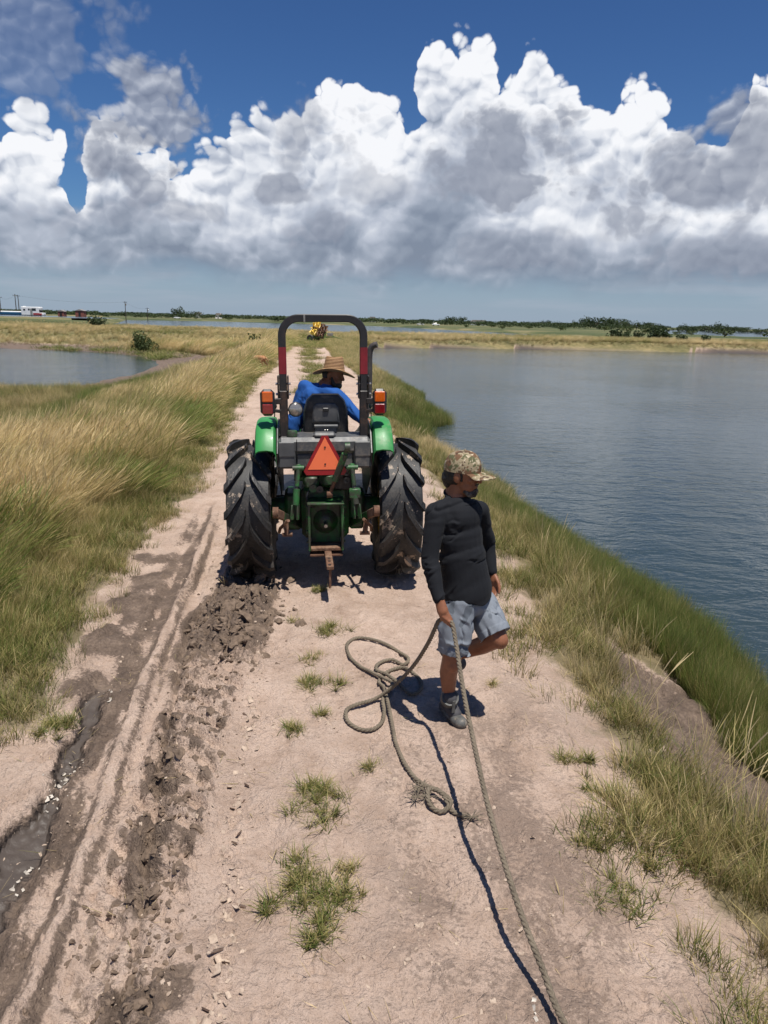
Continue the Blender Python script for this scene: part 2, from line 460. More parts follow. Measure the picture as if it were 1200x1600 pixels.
LUGROW = [(-1.10, 6.5), (-0.82, 4.29), (-0.68, 3.06), (-0.57, 2.2), (-0.5, 1.6)]
RTRACK = [(0.22, 7.0), (0.25, 5.0), (0.42, 3.4), (0.55, 1.6)]
SLOT = [(-1.33, 7.6), (-1.58, 5.6), (-1.28, 3.9), (-1.05, 2.9), (-0.92, 2.2), (-0.88, 1.6)]
def land(X, Y):
    """ground height and the masks mud, wet, cover for world positions"""
    X = np.asarray(X, float); Y = np.asarray(Y, float)
    dl = shore(X, Y, LAGOON); dp = shore(X, Y, POND); df = shore(X, Y, FARL); dr = shore(X, Y, FARR); dx = shore(X, Y, FARX)
    n1 = fbm(X, Y, 0.35, 3, 1); n2 = fbm(X, Y, 1.7, 3, 5); n3 = fbm(X, Y, 0.045, 3, 9)
    z = 0.03 * n2 * sm(40, 10, Y) + 0.05 * n1 * sm(0.5, 3, np.abs(X - 0.5 * (lbx(Y) + rbx(Y))) - 1.0) + 0.12 * n3 * sm(15, 60, Y)
    # left shoulder of the levee falls to the marsh and the pond
    d = lbx(Y) - X + 0.5 * sm(20, 36, Y)
    low = sm(3.0 + 0.5 * n1, 6.6 + 0.6 * n1, d) * (1 - sm(66, 84, Y + 0.12 * X))
    z = z - 0.68 * low + 0.10 * sm(0.1, 1.6, d) * (1 - low)
    # cross levee beyond the ponds
    cross = sm(68, 90, Y + 0.10 * X) * (1 - sm(122, 150, Y)) * sm(-2, -14, X)
    z = z + 0.28 * cross
    rb = sm(101, 110, Y) * (1 - sm(116, 140, Y)) * sm(-12, 4, X); z = z + 0.15 * rb
    # raised ground round the far pond by the camper
    rz = sm(138, 166, Y) * sm(-40, -56, X) * (1 - sm(300, 420, Y)); z = z + rz * 1.38
    # shores
    prof = lambda q: np.interp(q, [-40, -6, -1.2, 0, 0.35, 0.9, 1.5, 2.1, 2.8], [-3, -2.2, -1.25, -0.93, -0.80, -0.55, -0.22, -0.06, 0])
    zb = prof(dl + 0.10 * n2); z = z + np.where(dl < 2.8, zb, 0.0) * np.where(dl < 0, 1, 1)
    bp = np.interp(dp + 0.15 * n2, [-30, -5, 0, 3, 8], [-2.0, -1.3, -0.235, -0.10, 0.0])
    z = np.where(dp < 8, np.where(dp < 0, -0.68 + bp, np.maximum(z, -0.70) + bp * (1 - sm(3, 8, dp))), z)
    z = np.where(df < 6, np.minimum(z, np.interp(df, [-20, 0, 6], [-2.0, -0.9, 0.2])), z)
    z = np.where(dr < 8, np.minimum(z, np.interp(dr, [-20, 0, 8], [-2.0, -0.9, 0.2])), z)
    z = np.where(dx < 5, np.minimum(z, np.interp(dx, [-10, 0, 5], [FARX_Z - 0.6, FARX_Z, FARX_Z + 0.25])), z)
    mud = np.zeros_like(z); wet = np.zeros_like(z)
    # pond beach and mud by the shores
    beach = sm(10, 5, dp + 1.2 * n1) * sm(30.5, 34, Y); mud = np.maximum(mud, beach * 0.8)
    mud = np.maximum(mud, 0.9 * sm(0.55, 0.2, dl + 0.2 * n2)); wet = np.maximum(wet, sm(0.35, 0.05, np.minimum(dl, dp)))
    bank = sm(0.15, 0.35, dl) * sm(1.55, 1.15, dl + 0.22 * n2 + 0.15 * fbm(X, Y, 4.0, 2, 83)) * sm(6.9, 5.6, Y + 0.5 * n2) * sm(-2, 1.5, Y); mud = np.maximum(mud, bank * 0.95)
    lump = bank * sm(9, 7, Y); z = z + lump * (0.05 * fbm(X, Y, 3.2, 3, 87) + 0.022 * fbm(X, Y, 13.0, 2, 89))
    # ruts, only near
    k = (Y < 13) & (Y > 0.8) & (X > -3.2) & (X < 1.8)
    if k.any():
        x, y = X[k], Y[k]; zz = np.zeros_like(x); mm = np.zeros_like(x); ww = np.zeros_like(x)
        w1 = fbm(x, y, 2.2, 3, 21); w2 = fbm(x, y, 9.0, 3, 31); w3 = fbm(x, y, 26.0, 2, 41)
        rdg = 1 - np.abs(fbm(x, y, 7.0, 3, 51))
        fade = sm(10.5, 8.0, y)
        xw = x + 0.02 * w1
        # long slide: a smooth trough between the ridge and the tread marks
        d, s, a = polyd(xw, y, RIDGE); sd = d * s            # s>0: right of travel (away from camera) = +x
        zz += fade * (-0.050 * sm(0.02, 0.10, sd) * sm(0.40, 0.22, sd) - 0.030 * sm(-0.03, -0.08, sd) * sm(-0.30, -0.16, sd))
        zz += fade * 0.026 * np.exp(-(sd / (0.015 + 0.006 * w2)) ** 2) * np.clip(0.7 + 0.7 * w1 + 0.35 * w2, 0.1, 1.4)
        mm = np.maximum(mm, fade * (np.clip(0.75 + 0.5 * w1 + 0.7 * fbm(x * 9.0 + y * 1.6, y * 0.7, 1.0, 3, 72), 0, 1) * sm(-0.01, -0.05, sd) * sm(-0.34, -0.2, sd) + 0.6 * np.exp(-((sd - 0.045) / 0.03) ** 2) + 0.5 * np.clip(fbm(x * 12.0 + y * 1.9, y * 0.6, 1.0, 3, 73) + 0.15, 0, 1) * sm(0.02, 0.08, sd) * sm(0.42, 0.3, sd)))
        band = sm(-0.40, -0.30, sd) * sm(0.46, 0.36, sd) * fade; stk = fbm(sd * 24.0, a * 0.9, 1.0, 3, 75); zz += band * 0.009 * stk; mm = np.maximum(mm, band * np.clip(0.15 + 0.8 * fbm(sd * 13.0, a * 0.9 + 0.5 * w1, 1.0, 3, 79) + 0.35 * w2, 0, 0.5))
        # second thin furrow by the tread
        d, s, a = polyd(xw + 0.01 * w2, y, SLOT); zz += fade * (-0.045 * np.exp(-(d / 0.022) ** 2) + 0.025 * np.exp(-((d * s - 0.05) / 0.03) ** 2)) * (0.6 + 0.7 * np.clip(w1 + 0.3, 0, 1))
        mm = np.maximum(mm, fade * 0.95 * sm(0.16, 0.02, d) * np.clip(0.55 + 0.9 * w1, 0, 1))
        # wet channel on the left
        d, s, a = polyd(x + 0.03 * w1, y, PUDDLE); wd = 0.05 + 0.06 * w1 + 0.03 * w2 + 0.05 * sm(3.2, 2.2, y)
        ch = sm(wd + 0.07, wd - 0.03, d) * sm(5.0, 4.2, y)
        zz += -0.055 * ch + 0.03 * sm(wd + 0.16, wd + 0.07, d) * sm(wd, wd + 0.05, d) * (0.4 + w2)
        mm = np.maximum(mm, ch); ww = np.maximum(ww, sm(0.6, 1.0, ch))
        # lug prints of the left rear tyre
        d, s, a = polyd(x + 0.015 * w1, y, TREAD); sd = d * s; inb = sm(0.23, 0.17, d) * sm(1.2, 1.6, y)
        lug = np.sin((a + 0.9 * sd) * 2 * np.pi / 0.185 + 0.6 * w1)
        strg = np.clip(0.75 + 0.9 * fbm(x, y, 1.1, 2, 77), 0.2, 1) * sm(1.6, 2.6, y)
        zz += inb * strg * (0.030 * np.tanh(3.0 * lug) + 0.020 * (rdg - 0.75) + 0.008 * w3)
        zz += 0.03 * sm(0.30, 0.2, d) * sm(0.14, 0.2, d) * rdg * strg
        clod = sm(4.3, 5.6, y) * sm(7.0, 6.3, y) * sm(0.42, 0.2, d)
        zz += clod * (0.050 * rdg + 0.045 * w2 + 0.022 * w3 - 0.02)
        mm = np.maximum(mm, np.maximum(inb * strg * sm(-0.2, 0.5, w2 + 0.5 * lug) * 0.7, clod * 0.95))
        dd = sm(0.36, 0.10, np.abs(sd + 0.10)) * sm(3.6, 2.4, y) * np.clip(0.2 + 1.4 * w1, 0, 1); mm = np.maximum(mm, dd * 0.9)
        zz += dd * 0.03 * (rdg - 0.6)
        # single row of cleat marks
        d, s, a = polyd(x, y, LUGROW); c = np.clip(np.sin(a * 2 * np.pi / 0.115 + w1), 0, 1)
        q = sm(0.07, 0.03, d) * np.clip(0.3 + 1.1 * w1 + 0.3, 0, 1)
        zz += q * (0.022 * c + 0.010 * w3) ; mm = np.maximum(mm, q * 0.35 * c)
        d, s, a = polyd(x, y, RTRACK); lug = np.sin((a + 0.9 * d) * 2 * np.pi / 0.17); q = sm(0.2, 0.15, d) * 0.5
        zz += q * (0.006 * np.tanh(2 * lug) * (0.5 + w1) - 0.012)
        # trampled crust
        zz += 0.013 * w2 * np.clip(0.5 + w1, 0.15, 1) + 0.0055 * w3
        zz += 0.011 * (1 - np.abs(fbm(x, y, 14.0, 2, 63)) * 2) * sm(0.1, 0.5, fbm(x, y, 1.4, 2, 67)) * sm(0.5, -0.6, x)
        gr = fbm(x * 9.0 + y * 1.3, y * 0.9, 1.0, 3, 71); zz += 0.006 * gr * fade * sm(-0.7, -1.0, x)
        flake = sm(0.25, 0.5, fbm(x, y, 3.0, 2, 91)); zz += flake * 0.007 * np.sign(w3) * np.abs(w3) ** 0.5
        z[k] += zz; mud[k] = np.maximum(mud[k], np.clip(mm, 0, 1)); wet[k] = np.maximum(wet[k], ww)
    # bare wet earth between grass and ruts
    e = (lbx(Y) + 0.35 - X); mud = np.maximum(mud, sm(-0.1, 0.15, e) * sm(0.7, 0.4, e) * sm(3.9, 4.6, Y) * sm(8.2, 7.2, Y) * np.clip(0.5 + 1.3 * n2, 0, 1) * 0.9)
    # grass cover: 0 on the road, 1 on the banks
    edge = 0.25 * n2 + 0.12 * fbm(X, Y, 5.0, 2, 61)
    cover = np.maximum(sm(-0.05, 0.45, lbx(Y) - X + edge), sm(-0.05, 0.7, X - rbx(Y) + edge))
    mid = np.abs(X - (0.5 * (lbx(Y) + rbx(Y)) + 0.2)); strip = sm(0.55, 0.2, mid + edge) * sm(12, 26, Y) * np.clip(0.75 + 0.9 * n1, 0, 1)
    cover = np.maximum(cover, strip); cover = np.maximum(cover, sm(80, 92, Y))
    cover = cover * (1 - 0.85 * sm(0.2, 0.6, mud))
    return z, mud, wet, cover
def hz(x, y):
    return float(land(np.array([x]), np.array([y]))[0][0])

# ------------------------------------------------------------------ ground sheet
def build_ground():
    rows = list(np.linspace(-60, -4, 9)) + list(np.arange(-3, 1.5, 0.25)); y = 1.5
    while y < 9000:
        rows.append(y)
        dy = max(0.0125, GROUND_PX * (y * y + 5.9) / (2.42 * 736)) if y < 42 else None
        y += min(dy if dy is not None else 9e9, 1.6 + max(0, y - 42) * 0.045)
    rows = np.array(rows)
    s = np.linspace(-1, 1, GROUND_COLS); ext = 1 + np.cumsum(np.geomspace(0.006, 0.9, 40))
    s = np.concatenate([-ext[::-1], s, ext])
    W = 2.3 + 0.57 * np.maximum(rows, 1.0)
    X = W[:, None] * s[None, :]; Y = np.repeat(rows[:, None], len(s), 1)
    z, mud, wet, cover = land(X.ravel(), Y.ravel())
    V = np.stack([X.ravel(), Y.ravel(), z], 1)
    nr, nc = X.shape; i = np.arange(nr - 1)[:, None] * nc + np.arange(nc - 1)[None, :]
    Fq = np.stack([i, i + 1, i + nc + 1, i + nc], -1).reshape(-1, 4)
    o = mesh_np('ground', V, Fq, MATS['ground'])
    for n, a in (('mud', mud), ('wet', wet), ('cover', cover)): fattr(o.data, n, a)
    tag(o, 'pale dirt levee road with muddy tyre ruts and grassy banks', None, None, 'structure')
    return o

def ground_material():
    m, t, b = material('ground')
    p = geopos(t)
    mud, wet, cover = attr(t, 'mud'), attr(t, 'wet'), attr(t, 'cover')
    x, y, z = sep(t, p)
    n1 = noise(t, p, 0.9, 5, 0.6); n2 = noise(t, p, 5.0, 6, 0.62); n3 = noise(t, p, 38.0, 4, 0.65); n4 = noise(t, p, 140.0, 2, 0.6)
    dirt = ramp(t, (n2 * 0.55 + n1 * 0.35 + n3 * 0.35 - 0.12), [(0.26, (0.23, 0.155, 0.110)), (0.40, (0.415, 0.298, 0.226)), (0.53, (0.555, 0.415, 0.328)), (0.72, (0.66, 0.52, 0.425))])
    # greyish trampled stains along the middle right of the track
    st = noise(t, vmath(t, 'MULTIPLY', p, (1.6, 0.8, 1.0)), 1.3, 6, 0.66, dist=0.5)
    zone = x.step(-0.15, 0.25) * x.step(1.6, 0.9) * y.step(5.4, 3.6)
    dirt = mixc(t, (st + (n3 - 0.5) * 0.7 + (n2 - 0.5) * 0.4).step(0.42, 0.60) * (zone * 0.62 + 0.20), dirt, (0.225, 0.162, 0.124))
    n5 = noise(t, p, 75.0, 3, 0.7)
    dirt = mixc(t, (n5 + (n2 - 0.5) * 0.4).step(0.58, 0.70) * 0.6, dirt, (0.20, 0.138, 0.098))
    dirt = mixc(t, n4.step(0.58, 0.68) * 0.5, dirt, (0.18, 0.125, 0.09))
    dirt = mixc(t, n4.step(0.36, 0.26) * 0.4, dirt, (0.68, 0.56, 0.45))
    # flaking crust: thin plates with dark gaps
    wq = vmath(t, 'ADD', p, vmath(t, 'SCALE', noise(t, p, 14.0, 3, 0.6, color=True), scale=0.05))
    fe = voro(t, wq, 26.0, 'DISTANCE_TO_EDGE'); fh = voro(t, wq, 26.0, 'F1', out='Color'); fm = noise(t, p, 3.1, 4, 0.65).step(0.45, 0.70) * 0.5
    fr_, _, _ = sep(t, fh)
    gap = fe.step(0.10, 0.02) * fm
    mudc = ramp(t, n2 * 0.6 + n3 * 0.5 - 0.05, [(0.3, (0.078, 0.055, 0.041)), (0.5, (0.155, 0.110, 0.081)), (0.66, (0.26, 0.19, 0.14))])
    mf = (mud + (n3 - 0.5) * 1.1 + (n2 - 0.5) * 0.85).step(0.34, 0.64)
    c = mixc(t, mf, dirt, mudc)
    c = mixc(t, wet, c, (0.080, 0.064, 0.053))
    # thatch under the grass: straw and green by patch, brighter far away where single blades cannot be told
    gp = noise(t, p, 0.16, 4, 0.6); gs = noise(t, vmath(t, 'MULTIPLY', p, (1.0, 1.0, 1.0)), 2.2, 4, 0.6)
    th = ramp(t, gp * 0.6 + gs * 0.4, [(0.35, (0.085, 0.088, 0.030)), (0.5, (0.17, 0.145, 0.06)), (0.65, (0.30, 0.235, 0.11))])
    farn = noise(t, vmath(t, 'MULTIPLY', p, (0.012, 0.03, 1.0)), 1.0, 5, 0.65)
    farc = ramp(t, farn, [(0.35, (0.035, 0.055, 0.020)), (0.5, (0.085, 0.10, 0.036)), (0.62, (0.20, 0.17, 0.08)), (0.75, (0.33, 0.27, 0.16))])
    th = mixc(t, y.step(110, 160), th, farc)
    near = mixc(t, 0.45, th, (0.22, 0.165, 0.11))
    th = mixc(t, y.step(30, 8), th, near)
    cf = (cover + (n3 - 0.5) * 0.5 + (n2 - 0.5) * 0.3).step(0.25, 0.8)
    c = mixc(t, cf, c, th)
    put(t, b.inputs['Base Color'], c)
    rg = 0.92 - mf * 0.18 - wet * 0.28
    put(t, b.inputs['Roughness'], rg)
    b.inputs['Specular IOR Level'].default_value = 0.35
    # crust relief: crumbs, chips and shrinkage cracks
    crumbs = noise(t, p, 55.0, 5, 0.68); cr = voro(t, vmath(t, 'ADD', p, vmath(t, 'SCALE', noise(t, p, 8.0, 2, 0.5, color=True), scale=0.06)), 7.5, 'DISTANCE_TO_EDGE')
    crack = cr.step(0.0, 0.035) * -1.0 + 1.0
    crack = crack * noise(t, p, 2.0, 2, 0.5).step(0.5, 0.62)
    h = crumbs * 1.1 + n2 * 1.3 + noise(t, p, 17.0, 4, 0.62) * 1.3 - crack * 0.25 + fm * (fr_ * 0.7)
    bump(t, b, h * (1.0 - wet * 0.85), 0.95, 0.024)
    return m
ground_material()

# ------------------------------------------------------------------ water
def water_material():
    m, t, b = material('water')
    p = geopos(t)
    w1 = noise(t, vmath(t, 'MULTIPLY', p, (1.0, 1.7, 1.0)), 1.1, 3, 0.55, dist=0.6)
    w2 = noise(t, vmath(t, 'MULTIPLY', p, (1.0, 2.0, 1.0)), 4.2, 3, 0.6, dist=0.4)
    w3 = noise(t, p, 0.07, 3, 0.5)
    put(t, b.inputs['Base Color'], mixc(t, w3.step(0.35, 0.65), (0.026, 0.042, 0.045), (0.036, 0.052, 0.056)))
    b.inputs['Roughness'].default_value = 0.09; b.inputs['IOR'].default_value = 1.33
    gust = w3.step(0.40, 0.60) * 0.6 + 0.55
    bump(t, b, (w1 * 1.0 + w2 * 0.32) * gust, 0.48, 0.09)
    return m
water_material()
def build_water():
    P = [(-1500, -60, WZ), (2500, -60, WZ), (2500, 1300, WZ), (-1500, 1300, WZ)]
    o = mesh_np('water', P, [(0, 1, 2, 3)], MATS['water'], smooth=False)
    tag(o, 'rippled blue grey pond water lapping at the grassy banks', None, None, 'structure')
    o2 = mesh_np('pond_water', [(x, y, FARX_Z - 0.02) for x, y in FARX], [tuple(range(len(FARX)))], MATS['water'], smooth=False)
    tag(o2, 'far narrow pond lying in front of the white camper', None, None, 'structure')

# ------------------------------------------------------------------ grass
def blade_material(name='blade', inst=True, dark=1.0):
    m, t, b = material(name)
    n = t.nodes.new('ShaderNodeAttribute'); n.attribute_name = 'tint'
    if inst: n.attribute_type = 'INSTANCER'
    tint = S(t, n.outputs['Fac'])
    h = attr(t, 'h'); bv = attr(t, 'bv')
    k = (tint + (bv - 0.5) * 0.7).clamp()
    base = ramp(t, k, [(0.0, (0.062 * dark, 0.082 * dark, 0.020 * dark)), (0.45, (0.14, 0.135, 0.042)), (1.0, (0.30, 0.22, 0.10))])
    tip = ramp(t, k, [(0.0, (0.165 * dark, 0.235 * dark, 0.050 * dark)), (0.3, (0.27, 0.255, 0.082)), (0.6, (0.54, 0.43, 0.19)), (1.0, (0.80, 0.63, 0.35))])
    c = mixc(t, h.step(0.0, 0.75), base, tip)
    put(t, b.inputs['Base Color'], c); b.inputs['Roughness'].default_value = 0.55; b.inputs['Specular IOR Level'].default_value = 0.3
    tr = t.nodes.new('ShaderNodeBsdfTranslucent'); put(t, tr.inputs[0], c)
    mx = t.nodes.new('ShaderNodeMixShader'); mx.inputs[0].default_value = 0.4
    t.links.new(b.outputs[0], mx.inputs[1]); t.links.new(tr.outputs[0], mx.inputs[2])
    o = [q for q in t.nodes if q.type == 'OUTPUT_MATERIAL'][0]; t.links.new(mx.outputs[0], o.inputs[0])
    return m
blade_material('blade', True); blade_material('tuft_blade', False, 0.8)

def blades(rng, n, rad, h0, h1, width, lean, splay, seg=4, wind=(0, 0), seed_head=False, rx=None, ry=None, droop=0.6, loose=False):
    """n curved tapering strips rooted in a disc; arrays of verts, quads, height and blade attributes"""
    V, Fq, Hh, Bv = [], [], [], []
    for i in range(n):
        a = rng.uniform(0, 2 * np.pi); r = rad * math.sqrt(rng.uniform())
        bx, by = r * math.cos(a) * (rx or 1), r * math.sin(a) * (ry or 1)
        if loose: cxy = loose[rng.integers(len(loose))]; q_ = abs(rng.normal(0, cxy[2])); bx, by = cxy[0] * rx + q_ * math.cos(a), cxy[1] * ry + q_ * math.sin(a)
        L = rng.uniform(h0, h1); az = a + rng.normal(0, 0.9) if not loose else rng.uniform(0, 6.28); sp = abs(rng.normal(splay, splay * 0.5)) + 0.02
        dx, dy = math.cos(az) * sp + wind[0] * rng.uniform(0.5, 1.3), math.sin(az) * sp + wind[1] * rng.uniform(0.5, 1.3)
        w = width * rng.uniform(0.7, 1.3); fa = rng.uniform(0, np.pi); fx, fy = math.cos(fa) * w / 2, math.sin(fa) * w / 2
        o = len(V); bv = rng.uniform(); px, py, pz = bx, by, -0.01
        for k in range(seg + 1):
            q = k / seg
            tw = 1 - q ** 1.6 * 0.92
            if seed_head and k >= seg - 1: tw = 1.9 if k == seg - 1 else 0.5
            V += [(px - fx * tw, py - fy * tw, pz), (px + fx * tw, py + fy * tw, pz)]; Hh += [q, q]; Bv += [bv, bv]
            s = lean + (q * 1.0) ** 1.2 * droop * 2
            ux, uy, uz = dx * s, dy * s, 1.0
            nn = math.sqrt(ux * ux + uy * uy + uz * uz); st = L / seg
            px += ux / nn * st; py += uy / nn * st; pz += uz / nn * st
        for k in range(seg): Fq.append((o + 2 * k, o + 2 * k + 1, o + 2 * k + 3, o + 2 * k + 2))
    return np.array(V), np.array(Fq), np.array(Hh), np.array(Bv)
def tuft_mesh(name, mat, *args, **kw):
    V, Fq, Hh, Bv = blades(*args, **kw)
    me = bpy.data.meshes.new(name); me.vertices.add(len(V)); me.vertices.foreach_set('co', V.astype(np.float32).ravel())
    me.loops.add(Fq.size); me.loops.foreach_set('vertex_index', Fq.astype(np.int32).ravel())
    me.polygons.add(len(Fq)); me.polygons.foreach_set('loop_start', np.arange(0, Fq.size, 4, dtype=np.int32)); me.update(calc_edges=True)
    me.polygons.foreach_set('use_smooth', [True] * len(Fq))
    me.materials.append(MATS[mat]); fattr(me, 'h', Hh); fattr(me, 'bv', Bv)
    return me
def proto_coll(name, meshes):
    c = bpy.data.collections.new(name)
    for i, me in enumerate(meshes): c.objects.link(bpy.data.objects.new('%s_%02d' % (name, i), me))
    return c
def scatter(name, label, coll, P, rot, scl, tint, cat=None):
    """one object: points that carry copies of the clumps in coll"""
    me = bpy.data.meshes.new(name); me.vertices.add(len(P)); me.vertices.foreach_set('co', np.asarray(P, np.float32).ravel())
    a = me.attributes.new('rot', 'FLOAT_VECTOR', 'POINT'); a.data.foreach_set('vector', np.asarray(rot, np.float32).ravel())
    a = me.attributes.new('scl', 'FLOAT_VECTOR', 'POINT'); a.data.foreach_set('vector', np.asarray(scl, np.float32).ravel())
    fattr(me, 'tint', tint)
    a = me.attributes.new('pick', 'INT', 'POINT'); a.data.foreach_set('value', RNG.integers(0, len(coll.objects), len(P)).astype(np.int32))
    o = link(bpy.data.objects.new(name, me))
    g = bpy.data.node_groups.new(name, 'GeometryNodeTree')
    g.interface.new_socket('Geometry', in_out='INPUT', socket_type='NodeSocketGeometry'); g.interface.new_socket('Geometry', in_out='OUTPUT', socket_type='NodeSocketGeometry')
    gi, go = g.nodes.new('NodeGroupInput'), g.nodes.new('NodeGroupOutput')
    iop = g.nodes.new('GeometryNodeInstanceOnPoints'); ci = g.nodes.new('GeometryNodeCollectionInfo')
    ci.inputs['Collection'].default_value = coll; ci.inputs['Separate Children'].default_value = True; ci.inputs['Reset Children'].default_value = True
    def named(n, ty):
        q = g.nodes.new('GeometryNodeInputNamedAttribute'); q.data_type = ty; q.inputs['Name'].default_value = n; return q.outputs['Attribute']
    g.links.new(gi.outputs[0], iop.inputs['Points']); g.links.new(ci.outputs[0], iop.inputs['Instance'])
    iop.inputs['Pick Instance'].default_value = True
    g.links.new(named('pick', 'INT'), iop.inputs['Instance Index'])
    e2r = g.nodes.new('FunctionNodeEulerToRotation'); g.links.new(named('rot', 'FLOAT_VECTOR'), e2r.inputs[0])
    g.links.new(e2r.outputs[0], iop.inputs['Rotation']); g.links.new(named('scl', 'FLOAT_VECTOR'), iop.inputs['Scale'])
    g.links.new(iop.outputs[0], go.inputs[0])
    md = o.modifiers.new('scatter', 'NODES'); md.node_group = g
    return tag(o, label, None, None, 'stuff')
def sample(n, x0, x1, y0, y1, bias=0.0):
    """random positions, denser towards the camera when bias > 0"""
    u = RNG.uniform(size=n); Y = y0 + (y1 - y0) * u ** (1 + bias); X = RNG.uniform(x0, x1, n)
    return X, Y

def build_grass():
    r = np.random.default_rng(5)
    W = (0.85, 0.12)                                    # the wind lays the tall grass to the right
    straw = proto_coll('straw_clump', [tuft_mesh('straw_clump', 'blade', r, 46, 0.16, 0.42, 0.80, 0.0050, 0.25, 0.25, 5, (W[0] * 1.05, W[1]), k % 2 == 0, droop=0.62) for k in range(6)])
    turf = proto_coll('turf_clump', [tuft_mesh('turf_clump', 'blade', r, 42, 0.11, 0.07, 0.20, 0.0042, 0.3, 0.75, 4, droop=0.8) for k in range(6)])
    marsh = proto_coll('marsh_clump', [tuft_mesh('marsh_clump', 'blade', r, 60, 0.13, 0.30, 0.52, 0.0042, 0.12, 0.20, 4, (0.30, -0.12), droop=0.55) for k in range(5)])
    bunch = proto_coll('bunch_clump', [tuft_mesh('bunch_clump', 'blade', r, 48, 0.10, 0.16, 0.42, 0.0042, 0.2, 0.45, 5, (0.12, 0.02), droop=0.75) for k in range(6)])
    wisp = proto_coll('wisp_clump', [tuft_mesh('wisp_clump', 'blade', r, 7, 0.07, 0.45, 0.95, 0.0040, 0.2, 0.35, 6, (0.25, 0.02), True, droop=0.5) for k in range(5)])
    def place(name, label, coll, X, Y, keep, scale, tint, tilt=0.20, zs=None):
        X, Y = X[keep], Y[keep]; z, mud, wet, cov = land(X, Y)
        n = len(X); rot = np.stack([RNG.normal(0, tilt, n), RNG.normal(0, tilt, n), RNG.normal(0, 0.7, n)], 1)
        if coll in (turf, bunch, marsh): rot[:, 2] = RNG.uniform(0, 6.28, n)
        s = np.broadcast_to(scale, (len(keep),))[keep] * RNG.uniform(0.75, 1.25, n)
        fz = 1.0 / (1 + np.maximum(0, Y - 8) / 26.0) ** 0.85
        sv = np.stack([s, s, s * (fz if zs is None else zs)], 1)
        ti = np.broadcast_to(tint, (len(keep),))[keep]
        scatter(name, label, coll, np.stack([X, Y, z], 1), rot, sv, np.clip(ti + RNG.normal(0, 0.17, n), 0, 1))
    far = lambda Y: 1 + np.maximum(0, Y - 8) / 26.0
    # ---- left bank, tall straw
    X, Y = sample(60000, -24, -2.0, 2.6, 72, 0.75)
    d = lbx(Y) - X; n1 = fbm(X, Y, 0.32, 3, 101); n2 = fbm(X, Y, 0.9, 2, 111)
    dp = shore(X, Y, POND); z, mud, wet, cov = land(X, Y)
    lowm = sm(5.2, 7.4, d) * sm(67, 60, Y)
    lowm = sm(5.0, 7.0, d + 1.7 * sm(20, 36, Y)) * sm(67, 60, Y)
    dog = np.hypot(X + 5.9, Y - 34.3) < 1.3
    onbank = (d > 0.8 + 0.5 * n1 + 0.6 * sm(9, 4, Y)) & (d + 0.5 * n1 < np.where(Y < 60, 4.1 - 1.3 * sm(15, 28, Y), 99)) & (dp > 5.0) & (Y > 3.6) & ~dog
    green = np.clip(0.40 - 0.75 * n1 - 0.35 * n2, 0, 1)
    tint = np.clip(0.98 - 0.75 * green * sm(-0.1, 0.55, green) - 0.28 * sm(1.9, 0.8, d) - 0.15 * sm(7, 4, Y), 0.15, 1)
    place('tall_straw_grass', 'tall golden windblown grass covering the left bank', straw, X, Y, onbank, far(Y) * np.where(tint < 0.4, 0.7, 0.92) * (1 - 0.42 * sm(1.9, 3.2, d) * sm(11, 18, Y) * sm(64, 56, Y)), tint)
    # green understorey of the left bank
    X, Y = sample(26000, -9, -1.7, 2.4, 45, 0.9); d = lbx(Y) - X; n1 = fbm(X, Y, 0.6, 3, 121)
    k = (d > 0.42 + 0.30 * n1) & (d < 3.4 + n1) & (RNG.uniform(size=len(X)) < sm(0.2, 0.9, d + 0.4 * n1))
    place('bank_grass', 'green bunching grass along the foot of the left bank', bunch, X, Y, k, far(Y) * (0.55 + 0.45 * sm(0.4, 1.4, d)), np.clip(0.50 + 0.28 * n1 + 0.2 * RNG.normal(size=len(X)), 0, 1))
    X, Y = sample(30000, -6.5, -1.5, 2.3, 40, 1.0); d = lbx(Y) - X; n1 = fbm(X, Y, 1.1, 3, 131); z, mud, wet, cov = land(X, Y)
    k = (d > -0.12 + 0.25 * n1) & (d < 1.9) & (mud < 0.55) & (RNG.uniform(size=len(X)) < sm(-0.15, 0.7, d + 0.35 * n1))
    place('roadside_turf', 'short green turf beside the left edge of the track', turf, X, Y, k, far(Y) * (0.8 + 0.35 * sm(0.2, 1, d)), 0.34 + 0.25 * n1)
    # ---- marsh below the left bank and green fringe of the pond
    X, Y = sample(16000, -26, -7, 11, 35, 0.3); d = lbx(Y) - X; dp = shore(X, Y, POND); n1 = fbm(X, Y, 0.4, 3, 141)
    k = (d > 3.9 + 0.5 * n1) & (dp > 0.25 + 0.4 * n1) & (Y < 35) & ((Y < 30 + n1) | (dp > 6))
    tint = np.clip(0.50 + 0.3 * n1 - 0.5 * sm(7.0, 4.6, d + n1), 0, 1)
    place('marsh_grass', 'low dull brown green marsh grass in front of the left pond', marsh, X, Y, k, far(Y) * 0.8, tint)
    X, Y = sample(6000, -60, -8, 34, 72); dp = shore(X, Y, POND); n1 = fbm(X, Y, 0.12, 3, 151)
    k = (dp > 0.6) & (dp < 3.6 + 3 * n1) & (Y > 56 + 4 * n1) & (n1 > -0.35)
    place('pond_fringe', 'yellow green salt plants along the far edge of the left pond', turf, X, Y, k, 5.0 + 0 * X, 0.16 + 0.1 * n1)
    # ---- cross levee and the far bank of the lagoon
    X, Y = sample(30000, -130, 2, 66, 150); dp = shore(X, Y, POND); df = shore(X, Y, FARL); n1 = fbm(X, Y, 0.09, 3, 161); n2 = fbm(X, Y, 0.3, 2, 165)
    road = (X > lbx(Y) - 1) & (X < rbx(Y) + 0.5) & (Y < 90)
